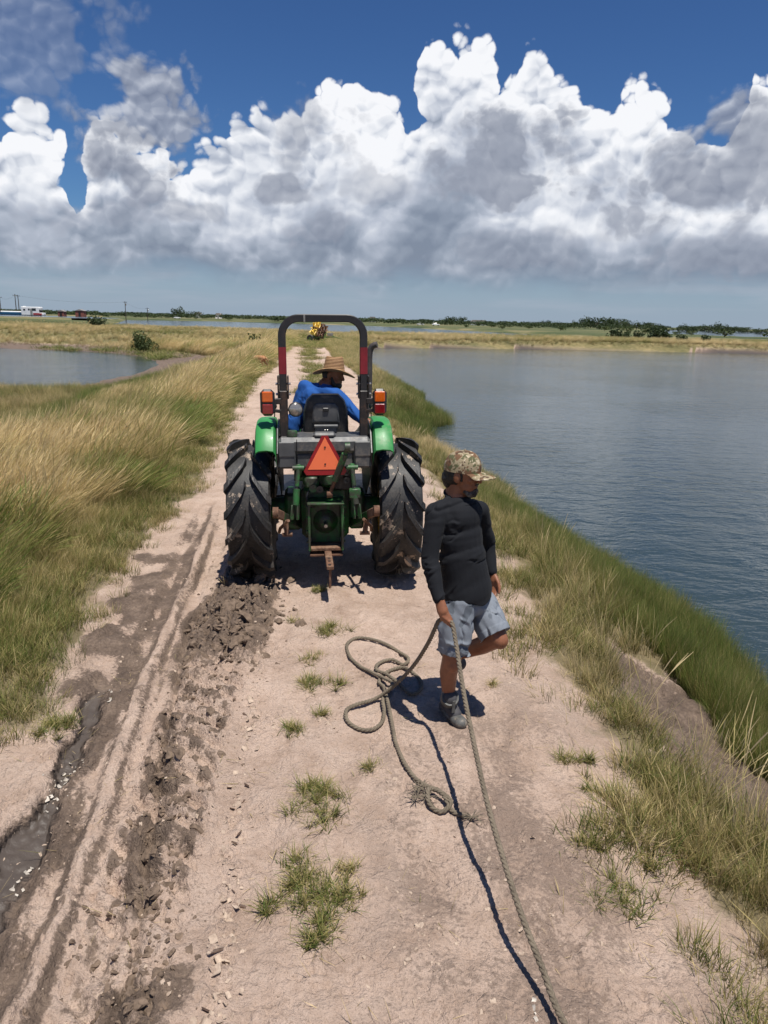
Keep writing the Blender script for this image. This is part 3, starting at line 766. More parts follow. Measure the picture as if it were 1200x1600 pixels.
    k = (dp > 5 + 2 * n1) & (df > 2) & ~road & (shore(X, Y, LAGOON) > 1) & (np.hypot(X + 6.4, Y - 80) > 4.0)
    place('levee_grass', 'straw and green grass on the levee beyond the left pond', straw, X, Y, k, np.where(n1 > 0.2, 0.85, 1.25) * (0.8 + 0.3 * n2) * (1 - 0.3 * sm(90, 105, Y)), np.clip(0.68 - 0.75 * n1 + 0.3 * n2, 0.08, 1), zs=0.75)
    X, Y = sample(20000, -6, 120, 92, 140); dl = shore(X, Y, LAGOON); df = shore(X, Y, FARL); n1 = fbm(X, Y, 0.07, 3, 171)
    k = (dl > 0.9) & (df > 2) & (dl < 26)
    place('far_bank_grass', 'dry tan grass on the low bank across the lagoon', straw, X, Y, k, 1.25 + 0 * X, np.clip(0.70 - 0.55 * n1 - 0.35 * sm(60, 85, X), 0.1, 1), zs=0.75)
    # ---- right bank
    X, Y = sample(38000, -9, 4.2, 1.7, 95, 1.3); dl = shore(X, Y, LAGOON); e = X - rbx(Y); n1 = fbm(X, Y, 0.8, 3, 181); z, mud, wet, cov = land(X, Y)
    k = (e > 0.30 + 0.35 * n1) & (dl > 0.85 + 0.2 * n1) & (mud < 0.45) & (Y < 92) & (RNG.uniform(size=len(X)) < sm(0.05, 0.6, e + 0.45 * n1) * (0.75 + 0.25 * sm(5, 9, Y)))
    place('bank_bunchgrass', 'dry olive bunchgrass along the right edge of the track', bunch, X, Y, k, far(Y) * (0.62 + 0.4 * sm(0.5, 1.1, e)), np.clip(0.52 + 0.30 * n1, 0, 1))
    X, Y = sample(15000, -0.5, 3.4, 1.6, 30, 1.2); dl = shore(X, Y, LAGOON); e = X - rbx(Y); n1 = fbm(X, Y, 1.3, 3, 191); z, mud, wet, cov = land(X, Y)
    k = (e > -0.25 + 0.3 * n1) & (dl > 1.3) & (mud < 0.5) & (RNG.uniform(size=len(X)) < 0.65 * sm(-0.15, 0.6, e + 0.5 * n1) * sm(-0.35, 0.15, n1))
    place('sparse_turf', 'sparse short grass creeping onto the right side of the track', turf, X, Y, k, far(Y) * 0.95, np.clip(0.34 + 0.25 * n1, 0, 1))
    X, Y = sample(1500, -0.5, 3.6, 2.2, 26, 0.8); dl = shore(X, Y, LAGOON); e = X - rbx(Y); n1 = fbm(X, Y, 0.9, 2, 201)
    k = (e > 0.4) & (dl > 0.7) & (RNG.uniform(size=len(X)) < 0.14)
    place('seed_stalks', 'pale dry seed stalks rising over the right bank', wisp, X, Y, k, 0.75 + 0 * X, 0.85 + 0 * X)
    X, Y = sample(24000, 0.2, 4.0, 3.2, 17.5, 0.7); dl = shore(X, Y, LAGOON); n1 = fbm(X, Y, 0.8, 2, 211)
    k = (dl > -0.25 + 0.15 * n1) & (dl < 0.34 + 0.66 * sm(5.2, 8.0, Y) + 0.16 * n1) & (RNG.uniform(size=len(X)) < sm(17, 12.5, Y) + 0.05)
    place('cordgrass', 'dense bright green marsh grass at the water edge on the right', marsh, X, Y, k, 0.70 + 0.012 * Y, np.clip(0.09 + 0.14 * n1 + 0.2 * sm(0.6, 1.1, dl), 0, 1))
    X, Y = sample(7000, -2.5, 2.2, 21, 48); dl = shore(X, Y, LAGOON); n1 = fbm(X, Y, 0.5, 2, 221)
    k = (dl > -0.25) & (dl < 1.3 + 0.3 * n1)
    place('inlet_cordgrass', 'green marsh grass on the small point beyond the tractor', marsh, X, Y, k, 1.35 + 0 * X, 0.08 + 0.15 * n1)
    # dry reeds by the water behind the man
    X, Y = sample(900, 1.0, 2.5, 12.6, 19); dl = shore(X, Y, LAGOON); k = (dl > -0.1) & (dl < 0.9)
    place('dry_reeds', 'tangle of dry brown reeds at the water edge behind the man', bunch, X, Y, k, 1.2 + 0 * X, 0.97 + 0 * X)
    # strip down the middle of the far track
    X, Y = sample(9000, -11, 0, 12, 95, 0.3); mid = np.abs(X - (0.5 * (lbx(Y) + rbx(Y)) + 0.2)); n1 = fbm(X, Y, 0.35, 3, 231)
    k = ((mid < 0.55 + 0.5 * n1) & (RNG.uniform(size=len(X)) < sm(9, 22, Y)) & (n1 > -0.3)) | ((Y > 66 + 10 * n1) & (mid < 4))
    place('track_turf', 'green turf growing down the middle of the far track', turf, X, Y, k, far(Y) * 1.0, 0.26 + 0.2 * n1)
    # bare stems lying on the road, fallen dry blades
    X, Y = sample(1600, -1.9, 1.9, 1.7, 8, 0.6); n1 = fbm(X, Y, 1.0, 2, 241); e = X - rbx(Y)
    k = RNG.uniform(size=len(X)) < np.clip(0.06 + 0.8 * sm(-0.5, 0.3, e) * (0.5 + n1), 0, 1)
    strawbits = proto_coll('straw_bits', [tuft_mesh('straw_bits', 'blade', r, 9, 0.16, 0.04, 0.11, 0.0035, 3.0, 1.4, 3, droop=0.3) for _ in range(4)])
    place('dry_litter', 'short dry straw litter strewn on the pale dirt', strawbits, X, Y, k, 1.0 + 0 * X, 0.85 + 0 * X, tilt=0.05)

TUFTS = [  # px, py, half width, half depth, blades, label
    (492, 1262, 0.11, 0.20, 380, 'upper end patch of thick green grass in the middle of the track'),
    (480, 1400, 0.15, 0.22, 760, 'largest thick green grass patch in the middle of the track, nearest the camera'),
    (500, 1072, 0.13, 0.13, 230, 'loose grass tuft in mid track left of the rope coil'),
    (496, 1030, 0.10, 0.08, 110, 'thin grass tuft in mid track above the loose tuft by the rope coil'),
    (523, 990, 0.10, 0.09, 190, 'small round grass tuft just beyond the far loop of the rope coil'),
    (446, 1146, 0.08, 0.06, 120, 'small lone grass tuft left of the near loop of the rope coil'),
    (502, 1122, 0.06, 0.06, 60, 'tiny grass sprig beside the near loop of the rope coil'),
    (503, 926, 0.09, 0.06, 130, 'grass tuft in the shadow edge under the tractor drawbar'),
    (458, 972, 0.06, 0.05, 50, 'tiny grass sprig between the rear wheel and mid track tufts'),
    (568, 1206, 0.06, 0.06, 60, 'tiny grass sprig left of the frayed rope knot'),
    (558, 1372, 0.08, 0.10, 70, 'thin yellowish grass tuft right of the largest mid track patch'),
    (938, 1228, 0.10, 0.07, 130, 'dark green grass tuft on the bare dirt of the right verge'),
    (905, 1178, 0.10, 0.09, 200, 'spreading grass tuft at the inner edge of the right verge'),
    (985, 1395, 0.14, 0.10, 230, 'flat sprawling grass tuft on bare dirt at lower right'),
    (925, 1318, 0.13, 0.07, 110, 'ragged thin grass tuft on bare dirt right of the taut rope'),
    (1000, 1330, 0.10, 0.07, 110, 'ragged grass tuft further right beside the lower verge'),
    (775, 1068, 0.06, 0.05, 40, 'tiny dry grass sprig right of the man\'s shadow'),
    (90, 1138, 0.13, 0.10, 260, 'green grass tuft at the lower left corner of the left verge'),
]
def build_tufts():
    r = np.random.default_rng(8)
    for px, py, rx, ry, n, lab in TUFTS:
        p = on(px, py); k = n / 200
        nc = max(3, n // 11); cl = []
        while len(cl) < nc:
            a = r.uniform(0, 6.28); q = math.sqrt(r.uniform()) * 1.25; cx_, cy_ = q * math.cos(a), q * math.sin(a)
            if fbm(np.array([(p.x + cx_ * rx)]), np.array([p.y + cy_ * ry]), 7.0, 2, 401)[0] > -0.12 + 0.5 * (q - 0.7): cl.append((cx_, cy_, r.uniform(0.008, 0.034)))
        me = tuft_mesh('grass_tuft', 'tuft_blade', r, int(n * 2.6), 1.0, 0.03, 0.13 if n > 150 else 0.10, 0.0042, 0.6, 1.35, 4, (0, 0), False, rx, ry, droop=0.7, loose=cl)
        V = np.empty(len(me.vertices) * 3, np.float32); me.vertices.foreach_get('co', V); V = V.reshape(-1, 3)
        V[:, 2] += land(V[:, 0] + p.x, V[:, 1] + p.y)[0] * 0 + 0.0
        gz = land(np.array([p.x]), np.array([p.y]))[0][0]
        me.vertices.foreach_set('co', V.ravel())
        fattr(me, 'tint', np.full(len(V), 0.5 if 'yellow' in lab or 'dry' in lab else (0.36 if 'thin' in lab or 'ragged' in lab or 'tiny' in lab else 0.28)))
        o = link(bpy.data.objects.new('grass_tuft', me)); o.location = (p.x, p.y, gz)
        tag(o, lab, 'grass tuft', 'grass tufts growing on the track')

# ------------------------------------------------------------------ tractor
DUST = (0.40, 0.31, 0.235)
simple('green_paint', (0.032, 0.230, 0.055), 0.45, 0, 0.14, 7, dirt=(0.17, 0.24, 0.12), dirt_amt=0.35, coat=0.05)
simple('green_iron', (0.022, 0.125, 0.030), 0.5, 0, 0.35, 14, dirt=(0.045, 0.045, 0.032), dirt_amt=0.75, bump_s=0.3)
simple('grey_plastic', (0.075, 0.077, 0.080), 0.5, 0, 0.25, 6, dirt=(0.19, 0.165, 0.14), dirt_amt=0.4, bump_s=0.1, bump_scale=200)
simple('black_steel', (0.018, 0.018, 0.020), 0.42, 0, 0.3, 10, dirt=(0.05, 0.034, 0.028), dirt_amt=0.2)
simple('post_steel', (0.022, 0.018, 0.017), 0.5, 0.1, 0.35, 12, dirt=(0.075, 0.042, 0.028), dirt_amt=0.4)
simple('band_red', (0.21, 0.012, 0.020), 0.4, 0, 0.2, 8)
simple('black_vinyl', (0.016, 0.016, 0.017), 0.5, 0, 0.3, 8, dirt=(0.09, 0.075, 0.06), dirt_amt=0.25, bump_s=0.15)
simple('rust', (0.125, 0.062, 0.036), 0.85, 0.1, 0.45, 18, dirt=(0.24, 0.15, 0.095), dirt_amt=0.4, bump_s=0.6, bump_scale=90)
simple('sign_orange', (1.0, 0.20, 0.075), 0.45, 0, 0.05, 5)
simple('sign_red', (0.30, 0.008, 0.014), 0.35, 0, 0.12, 9)
simple('lens_amber', (0.62, 0.105, 0.004), 0.18, 0, 0.15, 20, coat=0.6)
simple('lens_red', (0.20, 0.004, 0.008), 0.18, 0, 0.15, 20, coat=0.6)
simple('lamp_glass', (0.36, 0.34, 0.31), 0.12, 0.5, 0.2, 20)
simple('yellow_rim', (0.55, 0.33, 0.02), 0.5, 0, 0.2, 10, dirt=DUST, dirt_amt=0.5)
simple('bright_steel', (0.42, 0.40, 0.38), 0.35, 0.9, 0.2, 20)
simple('exhaust_iron', (0.10, 0.085, 0.078), 0.6, 0.5, 0.4, 14)
def tyre_material():
    m, t, b = material('tyre_rubber')
    p = geopos(t)
    n1 = noise(t, p, 7.0, 6, 0.65, dist=0.3); n2 = noise(t, p, 60.0, 4, 0.65); n3 = noise(t, p, 3.0, 4, 0.6)
    c = mixc(t, n2.lin(0.3, 0.7), (0.010, 0.010, 0.011), (0.027, 0.026, 0.026))
    c = mixc(t, (n3 + (n2 - 0.5) * 0.5).step(0.45, 0.72) * 0.7, c, (0.062, 0.053, 0.045))
    c = mixc(t, (n1 + (n2 - 0.5) * 0.25).step(0.59, 0.64) * 0.85, c, (0.34, 0.265, 0.20))
    put(t, b.inputs['Base Color'], c); put(t, b.inputs['Roughness'], n2 * 0.3 + 0.42); b.inputs['Specular IOR Level'].default_value = 0.5
    bump(t, b, n2 + n1 * 0.5, 0.35, 0.006)
tyre_material()

TRM = Matrix.Translation((-0.565, 6.92, -0.005)) @ Matrix.Rotation(R(6), 4, 'Z') @ Matrix.Rotation(R(-1.0), 4, 'Y')
TRI = TRM.inverted()
def T(px, py, yl):
    o = TRI @ Vector((0, 0, CAM_H)); d = TRI.to_3x3() @ ray(px, py)
    return o + d * ((yl - o.y) / d.y)

def lug_mesh(name, Rr, half, dphi, w, h, side, r_edge):
    """one tread bar from the tyre's centre line to its shoulder, at the rear of the wheel"""
    V, Fq = [], []
    N = 7
    for i in range(N):
        q = i / (N - 1); x = side * (0.012 + (half - 0.012) * q); th = -dphi * q ** 0.9 + (0.02 if i == 0 else 0)
        rr = Rr - (Rr - r_edge) * max(0, (q - 0.72) / 0.28) ** 1.7
        hw = w / 2 * (0.85 + 0.35 * q)
        ang = hw / Rr
        for dr, k in ((-0.02, 1.35), (h * (1.0 if q < 0.95 else 0.75), 1.0), (h * (1.0 if q < 0.95 else 0.75), -1.0), (-0.02, -1.35)):
            a = th + ang * k * 0.85; ro = rr + dr
            V.append((x + (side * 0.012 if dr > 0 and i == N - 1 else 0) + (0.0 if i else side * (0.01 if dr > 0 else 0)), -ro * math.cos(a), ro * math.sin(a)))
    for i in range(N - 1):
        for k in range(3):
            a, b = i * 4 + k, i * 4 + k + 1
            Fq.append((a, b, b + 4, a + 4))
    Fq += [(0, 3, 2, 1), tuple((N - 1) * 4 + k for k in range(4))]
    me = bpy.data.meshes.new(name); me.from_pydata(V, [], Fq); me.update()
    bm = bmesh.new(); bm.from_mesh(me); bmesh.ops.recalc_face_normals(bm, faces=bm.faces); bm.to_mesh(me); bm.free()
    me.materials.append(MATS['tyre_rubber'])
    return me
def wheel(root, name, c, Rr, width, rim_r, nl, dphi, lw, lh, rim_mat, phase=0.0):
    half = width / 2; rt = Rr - lh
    g = MB()
    s = 1 if c[0] > 0 else -1
    g.lathe([(0.05, 0.06 * s), (0.09, 0.06 * s), (0.10, 0.02 * s), (rim_r * 0.6, 0.0), (rim_r * 0.78, -0.05 * s), (rim_r * 0.9, 0.0), (rim_r, half * 0.72), (rim_r + 0.02, half * 0.78), (rim_r + 0.02, half * 0.74), (rim_r - 0.02, half * 0.66), (rim_r - 0.03, -half * 0.66),
             (rim_r + 0.02, -half * 0.74), (rim_r + 0.02, -half * 0.78), (rim_r, -half * 0.72)], (1, 0, 0), (0, 0, 0), 40)
    w = g.build(name, MATS[rim_mat], root); w.location = c
    g = MB()
    g.lathe([(rim_r, -half * 0.75), (rim_r + 0.06, -half * 0.93), (rt - 0.13, -half * 1.0), (rt - 0.030, -half * 0.985), (rt - 0.008, -half * 0.92), (rt, -half * 0.5), (rt + 0.002, 0), (rt, half * 0.5), (rt - 0.008, half * 0.92),
             (rt - 0.030, half * 0.985), (rt - 0.13, half * 1.0), (rim_r + 0.06, half * 0.93), (rim_r, half * 0.75)], (1, 0, 0), (0, 0, 0), 64, closed=False)
    g.build('tyre', MATS['tyre_rubber'], w)
    ms = {sd: lug_mesh('tread_lug', rt, half, dphi, lw, lh, sd, rt - 0.022) for sd in (-1, 1)}
    for i in range(nl):
        for sd in (-1, 1):
            o = link(bpy.data.objects.new('tread_lug', ms[sd]), w)
            o.rotation_euler = (-(2 * math.pi / nl) * (i + (0.5 if sd > 0 else 0) + phase), 0, 0)
    b0 = None
    for i in range(8):
        a = 2 * math.pi * i / 8; rr = rim_r * 0.42
        if b0 is None: b0 = MB().cyl((0, 0, 0), (0.035 * s, 0, 0), 0.016, 8).build('wheel_bolt', MATS['bright_steel'], w); o = b0
        else: o = link(b0.copy(), w)
        o.location = (0.0, rr * math.cos(a), rr * math.sin(a))
    return w

def build_tractor():
    root = empty('tractor'); root.matrix_world = TRM
    tag(root, 'green farm tractor with black roll bar and orange warning triangle, seen from behind', 'tractor')
    G, K, IR, PL = MATS['green_paint'], MATS['black_steel'], MATS['green_iron'], MATS['grey_plastic']
    def part(mb, name, mat, parent=root): return mb.build(name, mat, parent)
    for s in (-1, 1):
        wheel(root, 'rear_wheel', (0.685 * s, 0, 0.655), 0.668, 0.390, 0.34, 16, 0.42, 0.062, 0.058, 'yellow_rim', 0.13 if s > 0 else 0.45)
        wheel(root, 'front_wheel', (0.66 * s, 2.05, 0.43), 0.435, 0.27, 0.2, 16, 0.38, 0.04, 0.028, 'yellow_rim')
    # ---- driveline
    g = MB().box((0, 0, 0.655), (0.5, 0.2, 0.2))
    g.tube([(-0.62, 0, 0.655), (-0.36, 0, 0.655)], [0.085, 0.12], 20).tube([(0.36, 0, 0.655), (0.62, 0, 0.655)], [0.12, 0.085], 20)
    g.box((-0.30, 0, 0.655), (0.16, 0.34, 0.36), bev=0.03).box((0.30, 0, 0.655), (0.16, 0.34, 0.36), bev=0.03)
    part(g, 'rear_axle', IR)
    g = MB().box((0, 0.35, 0.68), (0.44, 1.3, 0.50), bev=0.04).box((0, 1.35, 0.68), (0.36, 1.0, 0.42), bev=0.03)
    part(g, 'transmission_case', IR)
    g = MB().box((0, -0.12, 1.02), (0.40, 0.46, 0.18), bev=0.03).cyl((-0.26, -0.22, 1.03), (0.26, -0.22, 1.03), 0.055)
    g.box((-0.12, -0.40, 1.0), (0.13, 0.10, 0.11), bev=0.02).box((0.03, -0.42, 1.02), (0.10, 0.09, 0.10), bev=0.015).cyl((-0.11, -0.49, 0.955), (-0.11, -0.38, 0.955), 0.036)
    part(g, 'rockshaft_housing', IR)
    for x, z in ((0.19, 1.10), (0.19, 1.03), (0.13, 1.09), (-0.05, 0.95)):
        c = part(MB().cyl((x, -0.50, z), (x, -0.36, z), 0.024, 14).lathe([(0.027, 0), (0.031, 0.01), (0.031, 0.03), (0.014, 0.03), (0.013, 0.005)], (0, -1, 0), (x, -0.48, z), 16), 'hydraulic_coupler', K)
    g = MB().box((0.16, -0.36, 1.04), (0.17, 0.12, 0.24), bev=0.015); part(g, 'valve_block', MATS['post_steel'])
    for pts in ([(-0.09, -0.40, 1.08), (-0.03, -0.50, 1.16), (0.06, -0.50, 1.19), (0.13, -0.42, 1.13)], [(0.24, -0.40, 1.08), (0.29, -0.48, 0.98), (0.27, -0.48, 0.88), (0.22, -0.38, 0.82)],
                [(-0.14, -0.42, 0.93), (-0.19, -0.46, 0.86), (-0.17, -0.44, 0.78), (-0.10, -0.4, 0.76)]):
        part(MB().tube(bez(pts, 14), 0.010, 8), 'hydraulic_hose', K)
    # ---- pto guard, shaft, drawbar
    g = MB()
    for x in (-0.150, 0.150): g.box((x, -0.40, 0.60), (0.022, 0.26, 0.44), bev=0.004)
    g.box((0, -0.41, 0.825), (0.33, 0.30, 0.014), bev=0.004).box((0, -0.29, 0.60), (0.27, 0.03, 0.42), bev=0.004)
    for x in (-0.165, 0.165):
        for z in (0.78, 0.68, 0.55, 0.45): g.cyl((x - 0.012, -0.46, z), (x + 0.012, -0.46, z), 0.013, 8)
    part(g, 'pto_guard', IR)
    g = MB().lathe([(0.0, 0.05), (0.05, 0.05), (0.075, 0.03), (0.115, 0.0)], (0, -1, 0), (0.0, -0.31, 0.60), 28); part(g, 'pto_housing', IR)
    g = MB().lathe([(0.0, 0.15), (0.016, 0.15), (0.019, 0.14), (0.019, 0.0)], (0, -1, 0), (0.0, -0.33, 0.60), 14); part(g, 'pto_shaft', MATS['bright_steel'])
    part(MB().box((0, -0.42, 0.392), (0.28, 0.20, 0.028), bev=0.004).box((0.0, -0.44, 0.335), (0.30, 0.16, 0.02), bev=0.004), 'drawbar_hanger', MATS['rust'])
    part(MB().bar((0, 0.1, 0.372), (0.025, -0.93, 0.352), 0.062, 0.036), 'drawbar', MATS['rust'])
    for y in (-0.90, -0.80, -0.72): part(MB().cyl((0.02, y, 0.36), (0.02, y, 0.3745), 0.014, 12), 'drawbar_hole', K)
    part(MB().bar((0.026, -0.905, 0.34), (0.02, -0.90, 0.16), 0.026, 0.014), 'hitch_strap', MATS['rust'])
    # ---- three-point linkage
    for s in (-1, 1):
        top = Vector((0.235 * s, -0.60, 1.165)); low = Vector((0.275 * s, -0.66, 0.735)); end = Vector((0.43 * s, -0.84, 0.83)); piv = Vector((0.22 * s, -0.06, 0.50))
        g = MB().bar((0.225 * s, -0.22, 1.03), top, 0.045, 0.075, 0.01).cyl(top + Vector((-0.05 * s, 0, 0)), top + Vector((0.05 * s, 0, 0)), 0.022, 12).cyl((0.19 * s, -0.22, 1.03), (0.28 * s, -0.22, 1.03), 0.06, 18)
        part(g, 'lift_arm', IR)
        m1 = top.lerp(low, 0.36); m2 = top.lerp(low, 0.42); m3 = top.lerp(low, 0.74)
        g = MB().tube([top, m1], 0.020, 12).tube([m2, m3], 0.030, 14)
        if s > 0: g.box(top.lerp(low, 0.52), (0.10, 0.06, 0.085), bev=0.008)
        for k in (-1, 1): g.bar(m3 + Vector((0.022 * k, 0, 0)), low + Vector((0.026 * k, 0, -0.02)), 0.012, 0.04, 0.003)
        rod = part(g, 'lift_rod', MATS['green_iron'])
        part(MB().tube([m1, m2.lerp(m3, 0.1)], 0.013, 10), 'lift_screw', MATS['exhaust_iron'], rod)
        mid = piv.lerp(end, 0.74)
        lk = part(MB().bar(piv, mid, 0.024, 0.072, 0.006), 'lower_link', IR)
        part(MB().bar(mid, end, 0.032, 0.080, 0.010).cyl(end + Vector((-0.024, 0, 0)), end + Vector((0.024, 0, 0)), 0.048, 18), 'link_end', MATS['rust'], lk)
        part(MB().tube([(0.33 * s, -0.70, 0.72), (0.41 * s, -0.52, 0.60), (0.43 * s, -0.30, 0.50)], 0.015, 8), 'stabiliser', MATS['rust'])
        part(MB().bar((0.36 * s, -0.60, 0.70), (0.345 * s, -0.62, 0.56), 0.04, 0.03).cyl((0.30 * s, -0.62, 0.57), (0.39 * s, -0.62, 0.57), 0.018, 10), 'sway_bracket', MATS['rust'])
    a, b = T(515, 772, -0.50), T(543, 699, -0.62)
    m1, m2 = a.lerp(b, 0.30), a.lerp(b, 0.86)
    tl = part(MB().tube([m1, m2], 0.030, 14).cyl(b + Vector((-0.022, 0, 0)), b + Vector((0.022, 0, 0)), 0.042, 16).tube([m2, b], 0.018, 10), 'top_link', IR)
    part(MB().tube([a, m1.lerp(b, 0.03)], 0.017, 10).cyl(a + Vector((-0.025, 0, 0)), a + Vector((0.025, 0, 0)), 0.034, 14), 'top_link_screw', MATS['rust'], tl)
    # ---- fuel tank cover and warning sign
    g = MB().box((0, -0.28, 1.335), (0.83, 0.40, 0.15), bev=0.035).box((-0.335, -0.42, 1.235), (0.16, 0.14, 0.20), bev=0.02).box((0.335, -0.42, 1.235), (0.16, 0.14, 0.20), bev=0.02)
    g.box((0, -0.38, 1.20), (0.52, 0.16, 0.14), bev=0.02).box((0.0, -0.40, 1.425), (0.20, 0.12, 0.05), bev=0.02)
    tc = part(g, 'tank_cover', PL)
    for x in (-0.335, 0.335):
        part(MB().box((x, -0.4905, 1.31), (0.14, 0.012, 0.13), bev=0.005), 'cover_panel', PL, tc)
    part(MB().box((-0.245, -0.4875, 1.32), (0.006, 0.012, 0.16), bev=0.002), 'cover_seam', K, tc)
    part(MB().lathe([(0.0, 0.055), (0.040, 0.05), (0.047, 0.035), (0.047, 0.0)], (0, 0, 1), (-0.285, -0.40, 1.415), 20), 'filler_cap', MATS['green_iron'])
    def tri(hw, zb, zt, cut, ht):
        return [(-hw + cut, zb), (hw - cut, zb), (hw, zb + cut * 1.6), (ht, zt), (-ht, zt), (-hw, zb + cut * 1.6)]
    y = -0.560
    sg = part(MB().prism([(x, y, z) for x, z in tri(0.188, 1.092, 1.442, 0.022, 0.026)], (0, 0, 0), (0, 0.006, 0)), 'warning_sign', MATS['sign_red'])
    part(MB().prism([(x, y - 0.003, z) for x, z in ((-0.152, 1.142), (0.152, 1.142), (0.0, 1.428))], (0, 0, 0), (0, 0.003, 0)), 'sign_triangle', MATS['sign_orange'], sg)
    for z in (1.19, 1.34): part(MB().cyl((0, y - 0.008, z), (0, y - 0.002, z), 0.008, 10), 'sign_bolt', K, sg)
    part(MB().box((0, -0.52, 1.26), (0.05, 0.07, 0.22), bev=0.004), 'sign_bracket', K)
    # ---- fenders
    for s in (-1, 1):
        V, Fq = [], []
        prof = [(-0.55, 1.305), (-0.535, 1.33), (-0.49, 1.395), (-0.42, 1.465), (-0.33, 1.515), (-0.2, 1.535), (0.0, 1.53), (0.25, 1.50), (0.5, 1.42), (0.66, 1.25), (0.72, 1.05)]
        cs = [(0.425, -0.14), (0.433, -0.03), (0.450, 0.0), (0.51, 0.010), (0.575, 0.004), (0.602, -0.012), (0.612, -0.05)]
        for th in (0.0, 0.012):
            for (yy, zz) in prof:
                for (x, dz) in cs: V.append((x * s, yy + (th if yy < 0 else -th * 0) - dz * 0.25 * (1 if yy < -0.3 else 0), zz + dz - th))
        n, m = len(prof), len(cs); off = n * m
        for i in range(n - 1):
            for j in range(m - 1):
                a = i * m + j; Fq += [(a, a + 1, a + m + 1, a + m), (off + a, off + a + m, off + a + m + 1, off + a + 1)]
        for i in range(n - 1):
            for j in (0, m - 1): a = i * m + j; Fq.append((a, a + m, off + a + m, off + a))
        for j in range(m - 1):
            for i in (0, n - 1): a = i * m + j; Fq.append((a, a + 1, off + a + 1, off + a))
        g = MB(); g.add(V, Fq, None, True); f = part(g, 'fender', G)
        part(MB().prism([(0.41 * s, yy, zz) for yy, zz in ((-0.52, 1.28), (-0.36, 1.48), (0.0, 1.52), (0.45, 1.42), (0.68, 1.1), (0.62, 0.74), (0.2, 0.72), (-0.05, 0.86), (-0.40, 1.05))], (0, 0, 0), (0.010 * s, 0, 0)), 'fender_liner', K, f)
        part(MB().tube(bez([(0.38 * s, 0.05, 1.50), (0.38 * s, 0.05, 1.70), (0.38 * s, 0.42, 1.70), (0.38 * s, 0.48, 1.45)], 16), 0.014, 10), 'grab_rail', G)
        part(MB().tube([(0.46 * s, 0.1, 1.52), (0.45 * s, 0.08, 1.62)], 0.006, 6).lathe([(0, 0.03), (0.015, 0.022), (0.018, 0.0), (0.008, -0.02)], (0, 0, 1), (0.45 * s, 0.08, 1.62), 12), 'lever', K)
    # ---- roll bar
    ps = MATS['post_steel']
    for s in (-1, 1):
        g = MB().box((0.355 * s, -0.33, 1.59), (0.072, 0.085, 0.44), bev=0.006).box((0.355 * s, -0.33, 1.375), (0.13, 0.16, 0.02), bev=0.004)
        p = part(g, 'roll_bar_post', ps)
        g = MB()
        for k in (-1, 1): g.box((0.355 * s + 0.043 * k, -0.33, 1.84), (0.012, 0.10, 0.20), bev=0.003)
        part(g, 'hinge_bracket', ps)
        g = MB()
        for z in (1.78, 1.87): g.cyl((0.355 * s - 0.066, -0.345, z), (0.355 * s + 0.066, -0.345, z), 0.011, 8)
        part(g, 'hinge_pin', MATS['bright_steel'], p)
    zc, xr = 2.43, 0.355; rr = 0.15
    path = [(-xr, -0.33, 1.78), (-xr, -0.33, zc - rr)] + [(-xr + rr - rr * math.cos(a), -0.33, zc - rr + rr * math.sin(a)) for a in np.linspace(0.15, math.pi / 2, 9)]
    path = path + [(-q[0], q[1], q[2]) for q in path[::-1]]
    # square tube hoop with rounded edges
    g = MB(); sec = [(-0.033, -0.026), (-0.026, -0.033), (0.026, -0.033), (0.033, -0.026), (0.033, 0.026), (0.026, 0.033), (-0.026, 0.033), (-0.033, 0.026)]
    def hoop(path, k=1.0):
        V, Fq = [], []; P = [Vector(q) for q in path]; n = len(sec)
        for i, q in enumerate(P):
            d = (P[min(i + 1, len(P) - 1)] - P[max(i - 1, 0)]).normalized(); yv = Vector((0, 1, 0)); xv = d.cross(yv).normalized()
            V += [q + xv * a * k + yv * b * k for a, b in sec]
        for i in range(len(P) - 1):
            for j in range(n): Fq.append((i * n + j, i * n + (j + 1) % n, (i + 1) * n + (j + 1) % n, (i + 1) * n + j))
        Fq += [tuple(range(n)), tuple((len(P) - 1) * n + j for j in range(n))]
        return V, Fq
    g.add(*hoop(path), None, True); rb = part(g, 'roll_bar', K)
    for s in (-1, 1):
        g = MB(); g.add(*hoop([(xr * s, -0.33, 1.955), (xr * s, -0.33, 2.185)], 1.03), None, True); part(g, 'red_band', MATS['band_red'], rb)
    g = MB(); g.add(*hoop([(-0.165, -0.33, zc), (-0.150, -0.33, zc)], 1.06), None, True); part(g, 'tape_strip', MATS['lamp_glass'], rb)
    # ---- lamps
    for s in (-1, 1):
        x = 0.492 * s
        h = part(MB().box((x, -0.39, 1.712), (0.128, 0.075, 0.235), bev=0.034), 'tail_light', K)
        part(MB().box((x, -0.433, 1.765), (0.092, 0.016, 0.092), bev=0.012), 'amber_lens', MATS['lens_amber'], h)
        part(MB().box((x, -0.433, 1.658), (0.092, 0.016, 0.088), bev=0.012), 'red_lens', MATS['lens_red'], h)
        part(MB().bar((0.38 * s, -0.36, 1.72), (0.45 * s, -0.38, 1.72), 0.04, 0.05).bar((0.38 * s, -0.36, 1.63), (0.44 * s, -0.38, 1.64), 0.03, 0.03), 'lamp_bracket', ps)
    lc = Vector((-0.25, -0.37, 1.648))
    lm = part(MB().lathe([(0.0, -0.075), (0.035, -0.07), (0.058, -0.03), (0.066, 0.0), (0.060, 0.006)], (0.15, -1, 0.05), lc, 24).tube([(-0.33, -0.33, 1.64), (-0.27, -0.32, 1.645)], 0.012, 8), 'work_lamp', K)
